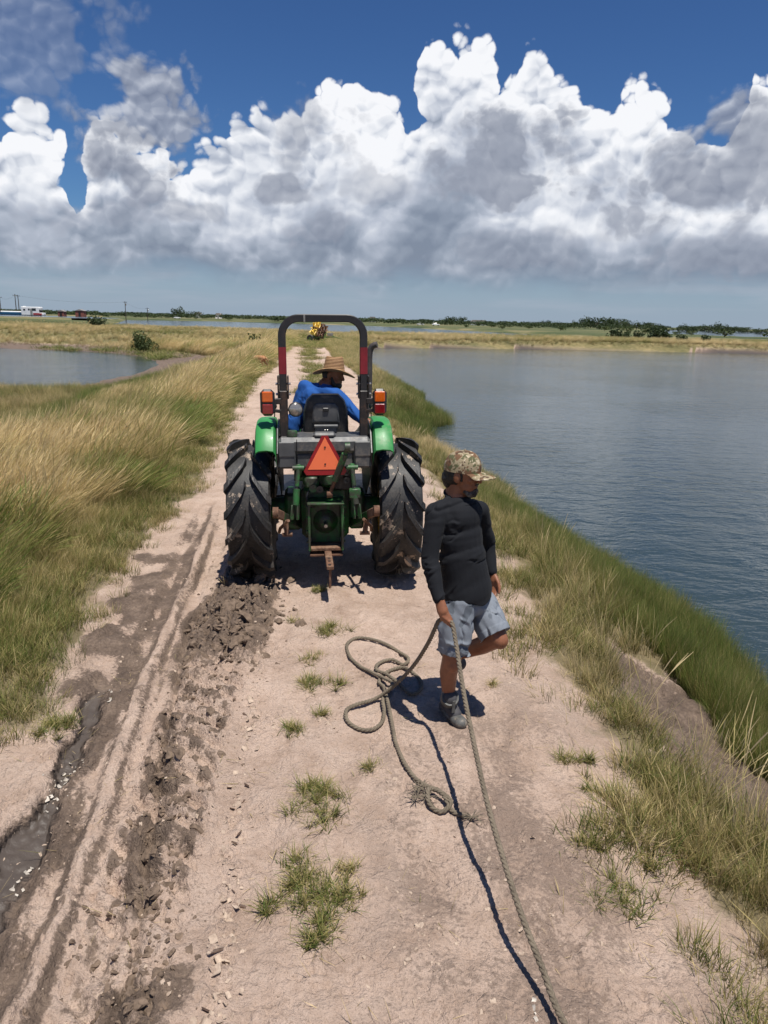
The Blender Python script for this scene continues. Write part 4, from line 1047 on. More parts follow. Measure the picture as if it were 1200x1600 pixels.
    part(MB().lathe([(0.060, 0.0), (0.045, 0.014), (0.0, 0.02)], (0.15, -1, 0.05), lc, 24), 'lamp_lens', MATS['lamp_glass'], lm)
    # ---- seat
    vy = MATS['black_vinyl']
    def slab(outline, y0, y1, bulge, name, mat, parent):
        """rounded upright slab: outline of (x, z), bulging towards the rear"""
        V = []; n = len(outline); cx = sum(p[0] for p in outline) / n; cz = sum(p[1] for p in outline) / n
        rings = [(1.0, y1), (1.0, y0 + bulge * 0.6), (0.93, y0 + bulge * 0.15), (0.8, y0)]
        for k, yy in rings: V += [(cx + (x - cx) * k, yy, cz + (z - cz) * k) for x, z in outline]
        Fq = []
        for r_ in range(len(rings) - 1):
            for i in range(n): Fq.append((r_ * n + i, r_ * n + (i + 1) % n, (r_ + 1) * n + (i + 1) % n, (r_ + 1) * n + i))
        Fq += [tuple(range(n))[::-1], tuple((len(rings) - 1) * n + i for i in range(n))]
        g = MB(); g.add(V, Fq, None, True); return part(g, name, mat, parent)
    se = part(MB().box((0.02, 0.14, 1.36), (0.46, 0.44, 0.10), bev=0.04).box((0.02, 0.12, 1.25), (0.34, 0.34, 0.13), bev=0.02), 'seat', vy)
    so = [(-0.19, 1.38), (0.23, 1.38), (0.225, 1.60), (0.195, 1.70), (0.14, 1.755), (-0.10, 1.755), (-0.155, 1.70), (-0.185, 1.60)]
    sb = slab([(x, z) for x, z in so], -0.14, -0.03, 0.06, 'seat_back', vy, se)
    slab([(-0.105, 1.50), (0.145, 1.50), (0.135, 1.64), (0.105, 1.675), (-0.065, 1.675), (-0.095, 1.64)], -0.165, -0.12, 0.02, 'back_shell', PL, se)
    part(MB().box((0.02, -0.172, 1.62), (0.055, 0.014, 0.035), bev=0.006), 'shell_slot', K, se)
    part(MB().box((0.02, -0.20, 1.475), (0.22, 0.05, 0.025), bev=0.006).box((0.02, -0.18, 1.44), (0.20, 0.06, 0.06), bev=0.01), 'seat_bracket', PL, se)
    part(MB().box((0.01, -0.215, 1.43), (0.012, 0.012, 0.03), bev=0.002).box((0.032, -0.215, 1.43), (0.012, 0.012, 0.03), bev=0.002), 'seat_bolt', MATS['bright_steel'], se)
    # ---- platform, dash, bonnet, front axle
    part(MB().box((0, 0.62, 0.74), (0.94, 1.0, 0.03), bev=0.006), 'platform', K)
    part(MB().box((0, 1.08, 1.18), (0.46, 0.26, 0.62), bev=0.06, taper=0.85), 'dashboard', PL)
    sw = part(MB().tube([(0.02 + 0.19 * math.cos(a), 0.80 + 0.17 * math.sin(a), 1.58 + 0.08 * math.sin(a)) for a in np.linspace(0, 2 * math.pi, 33)[:-1]], 0.014, 8, closed=True), 'steering_wheel', K)
    part(MB().tube([(0.02, 0.80, 1.575), (0.02, 1.0, 1.40)], 0.022, 10).bar((-0.16, 0.80, 1.58), (0.20, 0.80, 1.58), 0.03, 0.012), 'steering_column', K, sw)
    g = MB(); V, Fq = [], []
    secs = [(1.15, 0.27, 1.02, 1.50), (1.4, 0.28, 1.0, 1.50), (2.0, 0.27, 0.98, 1.46), (2.5, 0.25, 0.95, 1.40), (2.62, 0.20, 0.92, 1.30)]
    for yy, hw, zb, zt in secs:
        V += [(-hw, yy, zb), (-hw, yy, zt - 0.14), (-hw * 0.86, yy, zt - 0.04), (-hw * 0.5, yy, zt), (hw * 0.5, yy, zt), (hw * 0.86, yy, zt - 0.04), (hw, yy, zt - 0.14), (hw, yy, zb)]
    for i in range(len(secs) - 1):
        for j in range(8): Fq.append((i * 8 + j, i * 8 + (j + 1) % 8, (i + 1) * 8 + (j + 1) % 8, (i + 1) * 8 + j))
    Fq += [tuple(range(8)), tuple(32 + j for j in range(8))]
    g.add(V, Fq, None, True); part(g, 'bonnet', G)
    part(MB().box((0, 2.63, 1.1), (0.34, 0.03, 0.30), bev=0.01), 'grille', K)
    part(MB().box((0, 1.85, 0.78), (0.40, 1.3, 0.44), bev=0.03), 'engine_block', K)
    part(MB().box((0, 2.05, 0.48), (1.04, 0.12, 0.12), bev=0.02).box((0, 2.3, 0.62), (0.36, 0.7, 0.16), bev=0.02), 'front_axle', IR)
    e = T(577, 585, 1.45); ex = Vector((e.x, 1.45, 0)); zt = T(580, 541, 1.45).z
    part(MB().tube(bez([(0.30, 1.45, 1.1), (ex.x, 1.45, 1.15), (ex.x, 1.45, 1.5), (ex.x, 1.45, zt - 0.16)], 14) + bez([(ex.x, 1.45, zt - 0.14), (ex.x, 1.45, zt - 0.02), (ex.x + 0.02, 1.44, zt + 0.01), (ex.x + 0.085, 1.42, zt + 0.02)], 8), 0.035, 14), 'exhaust_pipe', MATS['exhaust_iron'])
    return root
def bez(p, n):
    p = [Vector(q) for q in p]; out = []
    for i in range(n):
        t = i / (n - 1); u = 1 - t
        out.append(p[0] * u ** 3 + p[1] * 3 * u * u * t + p[2] * 3 * u * t * t + p[3] * t ** 3)
    return out

# ------------------------------------------------------------------ organic shapes
class Body:
    """overlapping rounded volumes fused into one continuous skin"""
    def __init__(s): s.V, s.F = [], []
    def _add(s, V, Fs):
        o = len(s.V); s.V += [tuple(v) for v in V]; s.F += [tuple(o + i for i in f) for f in Fs]
    def cap(s, a, b, ra, rb, n=14, flat=1.0, fdir=None):
        """tapered capsule; flat < 1 squeezes it along fdir"""
        a, b = Vector(a), Vector(b); d = (b - a); L = d.length
        d = d.normalized() if L > 1e-6 else Vector((0, 0, 1))
        x = d.orthogonal().normalized(); y = d.cross(x)
        if fdir is not None:
            f = Vector(fdir); f = (f - d * f.dot(d)).normalized(); y = f; x = y.cross(d)
        V, Fs = [], []; rings = []
        m = 5
        for i in range(m + 1):
            t = -math.pi / 2 + (math.pi / 2) * i / m; rings.append((a + d * ra * math.sin(t), ra * math.cos(t)))
        for i in range(m + 1):
            t = (math.pi / 2) * i / m; rings.append((b + d * rb * math.sin(t), rb * math.cos(t)))
        for c, r in rings:
            r = max(r, 1e-4)
            for k in range(n):
                q = 2 * math.pi * k / n; V.append(c + x * r * math.cos(q) + y * r * math.sin(q) * flat)
        for i in range(len(rings) - 1):
            for k in range(n): Fs.append((i * n + k, i * n + (k + 1) % n, (i + 1) * n + (k + 1) % n, (i + 1) * n + k))
        Fs += [tuple(range(n))[::-1], tuple((len(rings) - 1) * n + k for k in range(n))]
        s._add(V, Fs); return s
    def chain(s, pts, rs, **k):
        for a, b, ra, rb in zip(pts[:-1], pts[1:], rs[:-1], rs[1:]): s.cap(a, b, ra, rb, **k)
        return s
    def ell(s, c, r, M=None, n=20, m=12):
        """ellipsoid with radii r in the frame M"""
        c = Vector(c); M = M or Matrix.Identity(3); V, Fs = [], []
        for i in range(m + 1):
            t = math.pi * i / m
            for k in range(n):
                q = 2 * math.pi * k / n; st = max(math.sin(t), 1e-3)
                V.append(c + M @ Vector((r[0] * st * math.cos(q), r[1] * st * math.sin(q), r[2] * math.cos(t))))
        for i in range(m):
            for k in range(n): Fs.append((i * n + k, (i + 1) * n + k, (i + 1) * n + (k + 1) % n, i * n + (k + 1) % n))
        Fs += [tuple(range(n)), tuple(m * n + k for k in range(n))[::-1]]
        s._add(V, Fs); return s
    def build(s, name, mat, parent, voxel=0.008, smooth=6, folds=0.0, fold_scale=9.0, fold_dir=None, fold_seed=0, cut=None):
        me = bpy.data.meshes.new(name); me.from_pydata(s.V, [], s.F); me.update()
        o = bpy.data.objects.new('tmp', me); COL.objects.link(o)
        r = o.modifiers.new('r', 'REMESH'); r.mode = 'VOXEL'; r.voxel_size = voxel
        q = o.modifiers.new('s', 'SMOOTH'); q.factor = 0.5; q.iterations = smooth
        dg = bpy.context.evaluated_depsgraph_get()
        m2 = bpy.data.meshes.new_from_object(o.evaluated_get(dg)); m2.name = name
        bpy.data.objects.remove(o); bpy.data.meshes.remove(me)
        if folds:
            n = len(m2.vertices); co = np.empty(n * 3, np.float32); no = np.empty(n * 3, np.float32)
            m2.vertices.foreach_get('co', co); m2.vertex_normals.foreach_get('vector', no)
            co = co.reshape(-1, 3); no = no.reshape(-1, 3)
            d = np.array(fold_dir if fold_dir is not None else (0.3, 0.3, 1.0)); d = d / np.linalg.norm(d)
            e = np.cross(d, (0.31, 0.9, 0.2)); e /= np.linalg.norm(e)
            u = co @ d; v = co @ e
            wu = u + 0.03 * fbm(u * 4, v * 4, 1, 2, fold_seed + 5)
            w = 0.55 * fbm(wu * fold_scale, v * fold_scale * 0.42, 1.0, 2, fold_seed)
            for q, fs in ((1.0, 1.0), (0.7, 1.9)):
                nn = fbm(wu * fold_scale * 0.8 * fs, v * fold_scale * 0.34 * fs, 1.0, 2, fold_seed + 9 + int(fs * 10)); am = sm(0.0, 0.5, fbm(u * 3.0 * fs, v * 3.0 * fs, 1.0, 2, fold_seed + 31))
                w = w - q * 1.1 * am * np.exp(-(nn / 0.10) ** 2) + q * 0.6 * am * np.exp(-((nn - 0.2) / 0.13) ** 2)
            co = co + no * (folds * w)[:, None]; m2.vertices.foreach_set('co', co.astype(np.float32).ravel())
        m2.materials.clear(); m2.materials.append(mat)
        m2.polygons.foreach_set('use_smooth', [True] * len(m2.polygons)); m2.update()
        return link(bpy.data.objects.new(name, m2), parent)

def cloth(name, col, var=0.12, rough=0.85, weave=420.0, stain=None):
    m, t, b = material(name); p = objco(t)
    n = noise(t, p, 7.0, 4, 0.6); w = noise(t, p, weave, 2, 0.5)
    c = mixc(t, n.lin(0.3, 0.7), tuple(v * (1 - var) for v in col), tuple(v * (1 + var) for v in col))
    c = mixc(t, w.step(0.5, 0.7) * 0.25, c, tuple(min(1, v * 1.5) for v in col))
    if stain: c = mixc(t, noise(t, p, 6.5, 4, 0.6, dist=0.6).step(0.55, 0.60) * 0.85, c, stain)
    put(t, b.inputs['Base Color'], c); b.inputs['Roughness'].default_value = rough; b.inputs['Specular IOR Level'].default_value = 0.2
    b.inputs['Sheen Weight'].default_value = 0.02
    bump(t, b, w + n * 0.5, 0.25, 0.002)
    return m
def skin(name, col):
    m, t, b = material(name); p = objco(t)
    n = noise(t, p, 16.0, 4, 0.6); n2 = noise(t, p, 120.0, 3, 0.6)
    put(t, b.inputs['Base Color'], mixc(t, n.lin(0.3, 0.7), tuple(v * 0.82 for v in col), tuple(v * 1.15 for v in col)))
    b.inputs['Roughness'].default_value = 0.46; b.inputs['Specular IOR Level'].default_value = 0.35
    b.inputs['Subsurface Weight'].default_value = 0.08; b.inputs['Subsurface Radius'].default_value = (0.02, 0.008, 0.004)
    bump(t, b, n2, 0.15, 0.002)
skin('brown_skin', (0.24, 0.098, 0.052))
cloth('charcoal_knit', (0.0105, 0.0115, 0.0145), 0.2)
cloth('grey_shorts', (0.185, 0.205, 0.235), 0.10, 0.8, stain=(0.10, 0.115, 0.135))
cloth('blue_shirt', (0.018, 0.085, 0.30), 0.18)
cloth('dark_trousers', (0.02, 0.022, 0.035), 0.2)
simple('grey_rubber', (0.085, 0.085, 0.080), 0.6, 0, 0.2, 20, dirt=(0.30, 0.24, 0.18), dirt_amt=0.25, bump_s=0.2)
simple('dark_neoprene', (0.050, 0.048, 0.052), 0.75, 0, 0.2, 20, bump_s=0.2)
simple('black_hair', (0.010, 0.008, 0.007), 0.55, 0, 0.3, 60, bump_s=0.9, bump_scale=140)
simple('greying_beard', (0.035, 0.028, 0.024), 0.75, 0, 0.3, 40, dirt=(0.15, 0.135, 0.12), dirt_amt=0.5, bump_s=0.9, bump_scale=260)
simple('eye_white', (0.55, 0.5, 0.45), 0.2, 0, 0.02, 5)
def camo():
    m, t, b = material('camo_cloth'); p = objco(t)
    q = vmath(t, 'ADD', p, vmath(t, 'SCALE', noise(t, p, 18.0, 3, 0.6, color=True), scale=0.05))
    n1 = noise(t, q, 17.0, 3, 0.6); n2 = noise(t, vmath(t, 'ADD', q, (3.1, 1.7, 0.4)), 22.0, 3, 0.6); n3 = noise(t, vmath(t, 'ADD', q, (7.1, 4.7, 2.4)), 26.0, 3, 0.6)
    c = mixc(t, n1.step(0.50, 0.53), (0.30, 0.245, 0.155), (0.155, 0.085, 0.048))
    c = mixc(t, n2.step(0.56, 0.58), c, (0.105, 0.105, 0.052))
    c = mixc(t, n3.step(0.60, 0.62), c, (0.50, 0.42, 0.30))
    c = mixc(t, n2.step(0.40, 0.385), c, (0.075, 0.045, 0.030))
    put(t, b.inputs['Base Color'], c); b.inputs['Roughness'].default_value = 0.85; b.inputs['Specular IOR Level'].default_value = 0.2
    bump(t, b, noise(t, p, 500.0, 2, 0.5), 0.2, 0.002)
camo()
def straw_hat_mat():
    m, t, b = material('woven_straw'); p = objco(t)
    w = attr(t, 'band')
    n = noise(t, p, 60.0, 4, 0.7)
    rings = (w * 6.28318).m('SINE')
    c = mixc(t, (rings * 0.35 + n * 0.9).step(0.15, 0.75), (0.155, 0.072, 0.030), (0.44, 0.265, 0.125))
    put(t, b.inputs['Base Color'], c); b.inputs['Roughness'].default_value = 0.75
    bump(t, b, rings * 0.5 + n * 0.8, 0.7, 0.006)
straw_hat_mat()

def frame(f, up=(0, 0, 1)):
    """columns: forward, left, up"""
    f = Vector(f).normalized(); u = Vector(up); l = u.cross(f).normalized(); u = f.cross(l)
    return Matrix((f, l, u)).transposed()
def head(B, c, Rm, k=1.0):
    """skull, jaw, brow, nose, lips, ears; c = centre of the skull, Rm = frame(forward, left, up)"""
    P = lambda x, y, z: c + Rm @ Vector((x, y, z)) * k
    e = lambda x, y, z, r: B.ell(P(x, y, z), [q * k for q in r], Rm)
    e(0, 0, 0.01, (0.098, 0.077, 0.108)); e(0.012, 0, 0.035, (0.090, 0.074, 0.080))
    e(0.030, 0, -0.060, (0.066, 0.060, 0.060)); e(0.058, 0, -0.098, (0.036, 0.036, 0.024))
    B.cap(P(0.082, 0.028, 0.022), P(0.082, -0.028, 0.022), 0.014 * k, 0.014 * k)
    B.cap(P(0.088, 0, 0.018), P(0.112, 0, -0.030), 0.009 * k, 0.014 * k); e(0.108, 0.012, -0.034, (0.010, 0.010, 0.008)); e(0.108, -0.012, -0.034, (0.010, 0.010, 0.008))
    for y in (0.042, -0.042): e(0.064, y, -0.022, (0.026, 0.022, 0.022))
    e(0.090, 0, -0.060, (0.014, 0.026, 0.007)); e(0.088, 0, -0.072, (0.014, 0.023, 0.008))
    for y in (1, -1):
        e(-0.008, 0.079 * y, -0.010, (0.022, 0.010, 0.034)); e(-0.002, 0.077 * y, -0.034, (0.012, 0.009, 0.012))
def finger(B, base, d, curl, L, r, nrm):
    """three bones; curl turns each one further towards -nrm"""
    p = Vector(base); d = Vector(d).normalized(); n = Vector(nrm).normalized(); pts = [p.copy()]
    for i, (f, c) in enumerate(zip((0.44, 0.31, 0.25), curl)):
        ax = d.cross(n).normalized(); d = (Matrix.Rotation(-c, 3, ax) @ d).normalized(); n = ax.cross(d) * 1.0
        n = Matrix.Rotation(0, 3, ax) @ n; p = p + d * L * f; pts.append(p.copy())
    B.chain(pts, [r, r * 0.97, r * 0.9, r * 0.78], n=10)

# ------------------------------------------------------------------ the man with the rope
ROPE_R = 0.0128
HAND_R = None
def build_man():
    root = empty('person', (at(706, 1110, 4.15).x, 4.15, 0))
    tag(root, 'man in camouflage cap, dark long sleeved shirt and grey shorts walking with a rope', 'person')
    inv = Matrix.Translation(-Vector(root.location))
    f = Vector((0.74, -0.67, 0)); rt = Vector((-0.67, -0.74, 0))
    def done(o): o.data.transform(inv); return o
    SK, SH, ST = MATS['brown_skin'], MATS['charcoal_knit'], MATS['grey_shorts']
    pelvis = at(733, 925, 4.22); hipR = at(720, 935, 4.14); hipL = at(747, 935, 4.31)
    kneeR = at(705, 1036, 4.10); ankR = Vector((at(701, 1090, 4.18).x, 4.18, 0.13))
    kneeL = at(779, 1000, 4.16); ankL = Vector((0.475, 4.43, 0.31)); toeL = Vector((0.455, 4.54, 0.14))
    heel = on(691, 1108, 0.0); toe = on(723, 1141, 0.0)
    shR = at(681, 802, 4.14); shL = at(748, 798, 4.36); elR = at(671, 874, 4.07); wrR = at(686, 936, 3.96)
    elL = at(762, 850, 4.47); wrL = at(768, 893, 4.40)
    chest = at(717, 815, 4.24); belly = at(722, 872, 4.22); hem = at(730, 927, 4.215); neck = at(712, 772, 4.26); hc = at(722, 740, 4.245)
    TM = frame(f)
    hf = Vector((0.93, -0.36, -0.06)); HM = frame(hf)
    # ---- body: one skin from head to ankle
    B = Body(); head(B, hc, HM, 1.0)
    B.cap(hc + HM @ Vector((-0.02, 0, -0.05)), neck, 0.060, 0.064).cap(neck, chest, 0.066, 0.10)
    B.ell(chest, (0.085, 0.115, 0.13), TM).ell(belly, (0.09, 0.12, 0.12), TM)
    B.ell(pelvis, (0.08, 0.115, 0.10), TM)
    B.chain([shR, elR, wrR], [0.034, 0.034, 0.027]).chain([shL, elL, wrL], [0.034, 0.034, 0.027])
    mR = kneeR.lerp(ankR, 0.30) + Vector((-0.01, 0.02, 0)); mL = kneeL.lerp(ankL, 0.30) + Vector((-0.01, 0.02, -0.012))
    B.chain([hipR, kneeR.lerp(hipR, 0.08), mR, ankR], [0.068, 0.060, 0.056, 0.037]); B.chain([hipL, kneeL.lerp(hipL, 0.05), mL, ankL], [0.068, 0.062, 0.058, 0.040])
    B.ell(kneeR + f * 0.012, (0.05, 0.05, 0.055), TM).ell(kneeL + f * 0.01, (0.052, 0.052, 0.055), TM)
    # right hand: a fist closed on the rope
    fist = at(694, 962, 3.93); d = (fist - wrR).normalized()
    side = Vector((0.80, -0.25, -0.52)).normalized()                      # along the rope through the fist
    out = side.cross(d).normalized()                                      # back of the hand
    if out.y > 0: out = -out
    B.cap(wrR, fist - d * 0.030, 0.028, 0.034, flat=0.75, fdir=out)
    for q in (-0.030, -0.010, 0.010, 0.030): B.cap(fist - d * 0.035 + side * q * 0.6, fist + d * 0.012 + side * q, 0.016, 0.013, n=10)
    for i, q in enumerate((-0.032, -0.011, 0.010, 0.031)):
        L = (0.070, 0.085, 0.090, 0.080)[i]; p0 = fist + d * 0.014 + side * q + out * 0.008
        p1 = p0 + d * 0.030 - out * 0.016; p2 = p1 - out * 0.026 - d * 0.012; p3 = p2 - d * 0.024 + out * 0.006
        B.chain([p0, p1, p2, p3], [0.0105, 0.0100, 0.0092, 0.0080], n=10)
    t0 = fist - d * 0.040 + side * 0.030; t1 = fist - d * 0.010 + side * 0.050 - out * 0.006; t2 = fist + d * 0.022 + side * 0.046 - out * 0.014; t3 = fist + d * 0.042 + side * 0.034 - out * 0.018
    B.chain([t0, t1, t2, t3], [0.014, 0.0125, 0.0112, 0.009], n=10)
    grip = fist + d * 0.024 - out * 0.012
    # left hand: relaxed, fingers hanging
    pl = at(772, 915, 4.37); d = (pl - wrL).normalized(); d = (d + Vector((0, 0, -0.5))).normalized(); side = f.copy(); out = side.cross(d).normalized()
    if out.x < 0: out = -out
    B.cap(wrL, wrL.lerp(pl, 0.6), 0.027, 0.032, flat=0.6, fdir=out)
    for i, q in enumerate((-0.030, -0.010, 0.010, 0.030)):
        b0 = wrL + d * 0.035 + side * q * 0.6; k0 = wrL + d * 0.082 + side * q
        B.cap(b0, k0, 0.017, 0.0125, n=10)
        L = (0.066, 0.080, 0.086, 0.076)[i]
        p1 = k0 + (d * 0.95 - out * 0.25) * L * 0.45; p2 = p1 + (d * 0.80 - out * 0.6) * L * 0.31; p3 = p2 + (d * 0.62 - out * 0.78) * L * 0.25
        B.chain([k0, p1, p2, p3], [0.0108, 0.0102, 0.0094, 0.008], n=10)
    t0 = wrL + d * 0.025 + side * 0.026; t1 = t0 + d * 0.035 + side * 0.026 - out * 0.01; t2 = t1 + d * 0.032 + side * 0.008 - out * 0.008; t3 = t2 + d * 0.024 - side * 0.002 - out * 0.006
    B.chain([t0, t1, t2, t3], [0.015, 0.0125, 0.011, 0.009], n=10)
    done(B.build('body', SK, root, 0.0048, 4))
    # ---- shirt
    B = Body()
    B.ell(chest + Vector((0, 0, 0.02)), (0.122, 0.160, 0.150), TM).ell(chest.lerp(belly, 0.45), (0.122, 0.165, 0.15), TM).ell(belly, (0.128, 0.160, 0.15), TM)
    B.cap(belly, hem, 0.160, 0.176, n=28, flat=0.80, fdir=f)
    B.cap(shR.lerp(shL, 0.10), shL.lerp(shR, 0.10), 0.062, 0.062).cap(neck - Vector((0, 0, 0.060)), chest, 0.062, 0.11)
    B.cap(neck - Vector((0, 0, 0.035)) + rt * 0.03, shR, 0.042, 0.060).cap(neck - Vector((0, 0, 0.035)) - rt * 0.03, shL, 0.042, 0.060)
    B.chain([shR, shR.lerp(elR, 0.5), elR, elR.lerp(wrR, 0.5), wrR.lerp(elR, 0.06)], [0.064, 0.060, 0.053, 0.048, 0.040])
    B.chain([shL, shL.lerp(elL, 0.5), elL, elL.lerp(wrL, 0.5), wrL.lerp(elL, 0.06)], [0.064, 0.058, 0.051, 0.045, 0.039])
    sh = done(B.build('shirt', SH, root, 0.0062, 7, folds=0.010, fold_scale=9, fold_dir=(-0.55, 0.3, 0.8), fold_seed=23))
    n = len(sh.data.vertices); co = np.empty(n * 3, np.float32); sh.data.vertices.foreach_get('co', co); co = co.reshape(-1, 3)
    zh = hem.z - 0.022 + 0.010 * np.sin(co[:, 0] * 31.0) + 0.006 * np.sin(co[:, 1] * 47.0); m = co[:, 2] < zh; co[m, 2] = zh[m] + (co[m, 2] - zh[m]) * 0.02
    sh.data.vertices.foreach_set('co', co.astype(np.float32).ravel()); sh.data.update()
    nb = MB(); P = []
    for k in range(40):
        a = 2 * math.pi * k / 40; P.append(neck + Vector((0, 0, -0.012)) + TM @ Vector((0.074 * math.cos(a) + 0.010, 0.076 * math.sin(a), -0.030 * math.cos(a))))
    nb.tube(P, 0.0075, 8, closed=True); done(nb.build('collar', SH, root))
    # ---- shorts
    B = Body(); B.ell(pelvis + Vector((0, 0, 0.01)), (0.116, 0.152, 0.10), TM).ell(pelvis + Vector((0, 0, -0.07)), (0.122, 0.155, 0.085), TM)
    hR = hipR.lerp(kneeR, 0.80); hL = hipL.lerp(kneeL, 0.84)
    B.chain([hipR.lerp(kneeR, 0.10), hipR.lerp(kneeR, 0.45), hR], [0.100, 0.106, 0.100]); B.chain([hipL.lerp(kneeL, 0.12), hipL.lerp(kneeL, 0.50), hL], [0.102, 0.108, 0.102])
    so = done(B.build('shorts', ST, root, 0.0062, 5, folds=0.018, fold_scale=10, fold_dir=(0.75, 0.1, 0.55), fold_seed=17))
    # square the hems: flatten the rounded ends of the legs on planes across the thighs
    n = len(so.data.vertices); co = np.empty(n * 3, np.float32); so.data.vertices.foreach_get('co', co); co = co.reshape(-1, 3); lo = np.array(root.location)
    for h0, k0, up in ((hR, kneeR, hipR), (hL, kneeL, hipL)):
        ax = np.array((k0 - up).normalized()); c = np.array(h0) - lo; t = (co - c) @ ax; rad = np.linalg.norm(co - c - t[:, None] * ax, axis=1)
        m = (t > 0.012) & (rad < 0.17); inn = np.clip(1 - rad / 0.10, 0, 1)
        co[m] -= ((t[m] - 0.012 + inn[m] * 0.045))[:, None] * ax * 0.97
        m2 = (t > -0.03) & (t <= 0.06) & (rad > 0.05) & (rad < 0.17)
        rv = co - c - t[:, None] * ax; co[m2] += (rv[m2] / np.maximum(rad[m2], 1e-3)[:, None]) * 0.003
    so.data.vertices.foreach_set('co', co.astype(np.float32).ravel()); so.data.update()
    # ---- boots
    for nm, an, he, to, gnd in (('boot', ankR, heel, toe, True), ('boot', ankL, ankL + (ankL - toeL) * 0.35 + Vector((0.01, 0.03, -0.06)), toeL, False)):
        if gnd: he = Vector((he.x, he.y, 0)); to = Vector((to.x, to.y, 0)); up = Vector((0, 0, 1))
        dd = (to - he).normalized()
        if not gnd: up = (kneeL - ankL).normalized(); dd = (toeL - ankL).normalized(); he = ankL - up * 0.055 - dd * 0.055; to = he + dd * 0.27; up = dd.cross(up.cross(dd)).normalized()
        sd_ = dd.cross(up).normalized(); FM = Matrix((dd, sd_, up)).transposed(); L = 0.285
        B = Body(); q = lambda x, y, z: he + FM @ Vector((x, y, z))
        B.cap(q(0.055, 0, 0.06), q(0.050, 0, 0.05), 0.044, 0.048).cap(an + (an - q(0.06, 0, 0.1)).normalized() * 0.045, q(0.065, 0, 0.085), 0.052, 0.048)
        bt = done(B.cap(q(0.07, 0, 0.08), q(0.17, 0, 0.055), 0.047, 0.040).build(nm, MATS['dark_neoprene'], root, 0.005, 5))
        B = Body(); B.ell(q(0.21, 0, 0.034), (0.075, 0.047, 0.034), FM).ell(q(0.13, 0, 0.028), (0.10, 0.043, 0.026), FM).ell(q(0.055, 0, 0.032), (0.062, 0.043, 0.034), FM)
        B.ell(q(0.24, 0, 0.036), (0.045, 0.043, 0.036), FM)
        sl = B.build('rubber_foot', MATS['grey_rubber'], bt, 0.005, 3); done(sl)
        n = len(sl.data.vertices); cc = np.empty(n * 3, np.float32); sl.data.vertices.foreach_get('co', cc); cc = cc.reshape(-1, 3)
        u = np.array(up); base = np.array(he) - lo; t = (cc - base) @ u; m = t < 0.006; cc[m] -= ((t[m] - 0.006) * 0.9)[:, None] * u
        sl.data.vertices.foreach_set('co', cc.ravel()); sl.data.update()
        tp = an + (an - q(0.06, 0, 0.1)).normalized() * 0.05; g = MB()
        g.lathe([(0.040, 0.02), (0.054, 0.025), (0.058, 0.0), (0.056, -0.035), (0.050, -0.05)], (tp - q(0.065, 0, 0.085)), tp, 24); done(g.build('boot_cuff', MATS['grey_rubber'], bt))
        g = MB().bar(tp + dd * 0.057 + Vector((0, 0, 0.01)), tp + dd * 0.052 - up * 0.075, 0.022, 0.006, 0.002); done(g.build('pull_tab', MATS['grey_rubber'], bt))
    # ---- hair, beard, cap
    P = lambda x, y, z: hc + HM @ Vector((x, y, z))
    B = Body(); B.ell(P(-0.035, 0, -0.005), (0.076, 0.083, 0.085), HM).ell(P(-0.065, 0, -0.055), (0.045, 0.062, 0.048), HM).ell(P(-0.075, 0, -0.03), (0.045, 0.066, 0.05), HM)
    for y in (1, -1): B.cap(P(0.014, 0.073 * y, 0.02), P(0.020, 0.072 * y, -0.030), 0.010, 0.008)
    done(B.build('hair', MATS['black_hair'], root, 0.005, 3, folds=0.006, fold_scale=40, fold_seed=40))
    B = Body(); B.ell(P(0.068, 0, -0.104), (0.038, 0.040, 0.030), HM).ell(P(0.086, 0, -0.090), (0.022, 0.030, 0.026), HM)
    B.cap(P(0.099, 0.022, -0.051), P(0.099, -0.022, -0.051), 0.006, 0.006)
    for y in (1, -1): B.cap(P(0.040, 0.050 * y, -0.092), P(0.060, 0.034 * y, -0.108), 0.010, 0.016)
    done(B.build('beard', MATS['greying_beard'], root, 0.004, 2, folds=0.004, fold_scale=60, fold_seed=44))
    for y in (1, -1):
        done(MB().lathe([(0.0, 0.012), (0.007, 0.010), (0.011, 0.0), (0.0, -0.012)], HM @ Vector((1, 0.2 * y, 0)), P(0.080, 0.032 * y, -0.003), 14).build('eye', MATS['eye_white'], root))
        done(Body().cap(P(0.094, 0.016 * y, 0.020), P(0.083, 0.046 * y, 0.020), 0.005, 0.004).build('eyebrow', MATS['black_hair'], root, 0.003, 1))
    CM = HM @ Matrix.Rotation(R(1), 3, 'Y'); Q = lambda x, y, z: P(0, 0, 0) + CM @ Vector((x, y, z))
    V, Fq = [], []; n, m = 36, 9
    for i in range(m + 1):
        t = (math.pi / 2) * i / m
        for k in range(n):
            a = 2 * math.pi * k / n
            V.append(Q(0.112 * math.cos(t) ** 0.75 * math.cos(a) - 0.002, 0.092 * math.cos(t) ** 0.75 * math.sin(a), 0.030 + 0.108 * math.sin(t) - (0.012 if i == 0 else 0) + 0.004 * math.cos(a)))
    for i in range(m):
        for k in range(n): Fq.append((i * n + k, i * n + (k + 1) % n, (i + 1) * n + (k + 1) % n, (i + 1) * n + k))
    g = MB(); g.add(V, Fq, None, True); cap_ = done(g.build('cap', MATS['camo_cloth'], root))
    V, Fq = [], []; n = 22
    for lay in (0, -0.0045):
        for j in range(7):
            q = j / 6
            for k in range(n):
                a = -1.15 + 2.30 * k / (n - 1); r0 = 0.108; ex = 0.092 * q * (math.cos(a) ** 0.55 if math.cos(a) > 0 else 0)
                x = r0 * math.cos(a) * 1.0 + ex; y = 0.090 * math.sin(a) * (1 + 0.04 * q)
                V.append(Q(x, y, 0.026 + lay - 0.016 * q - 1.7 * y * y * (0.5 + 0.6 * q)))
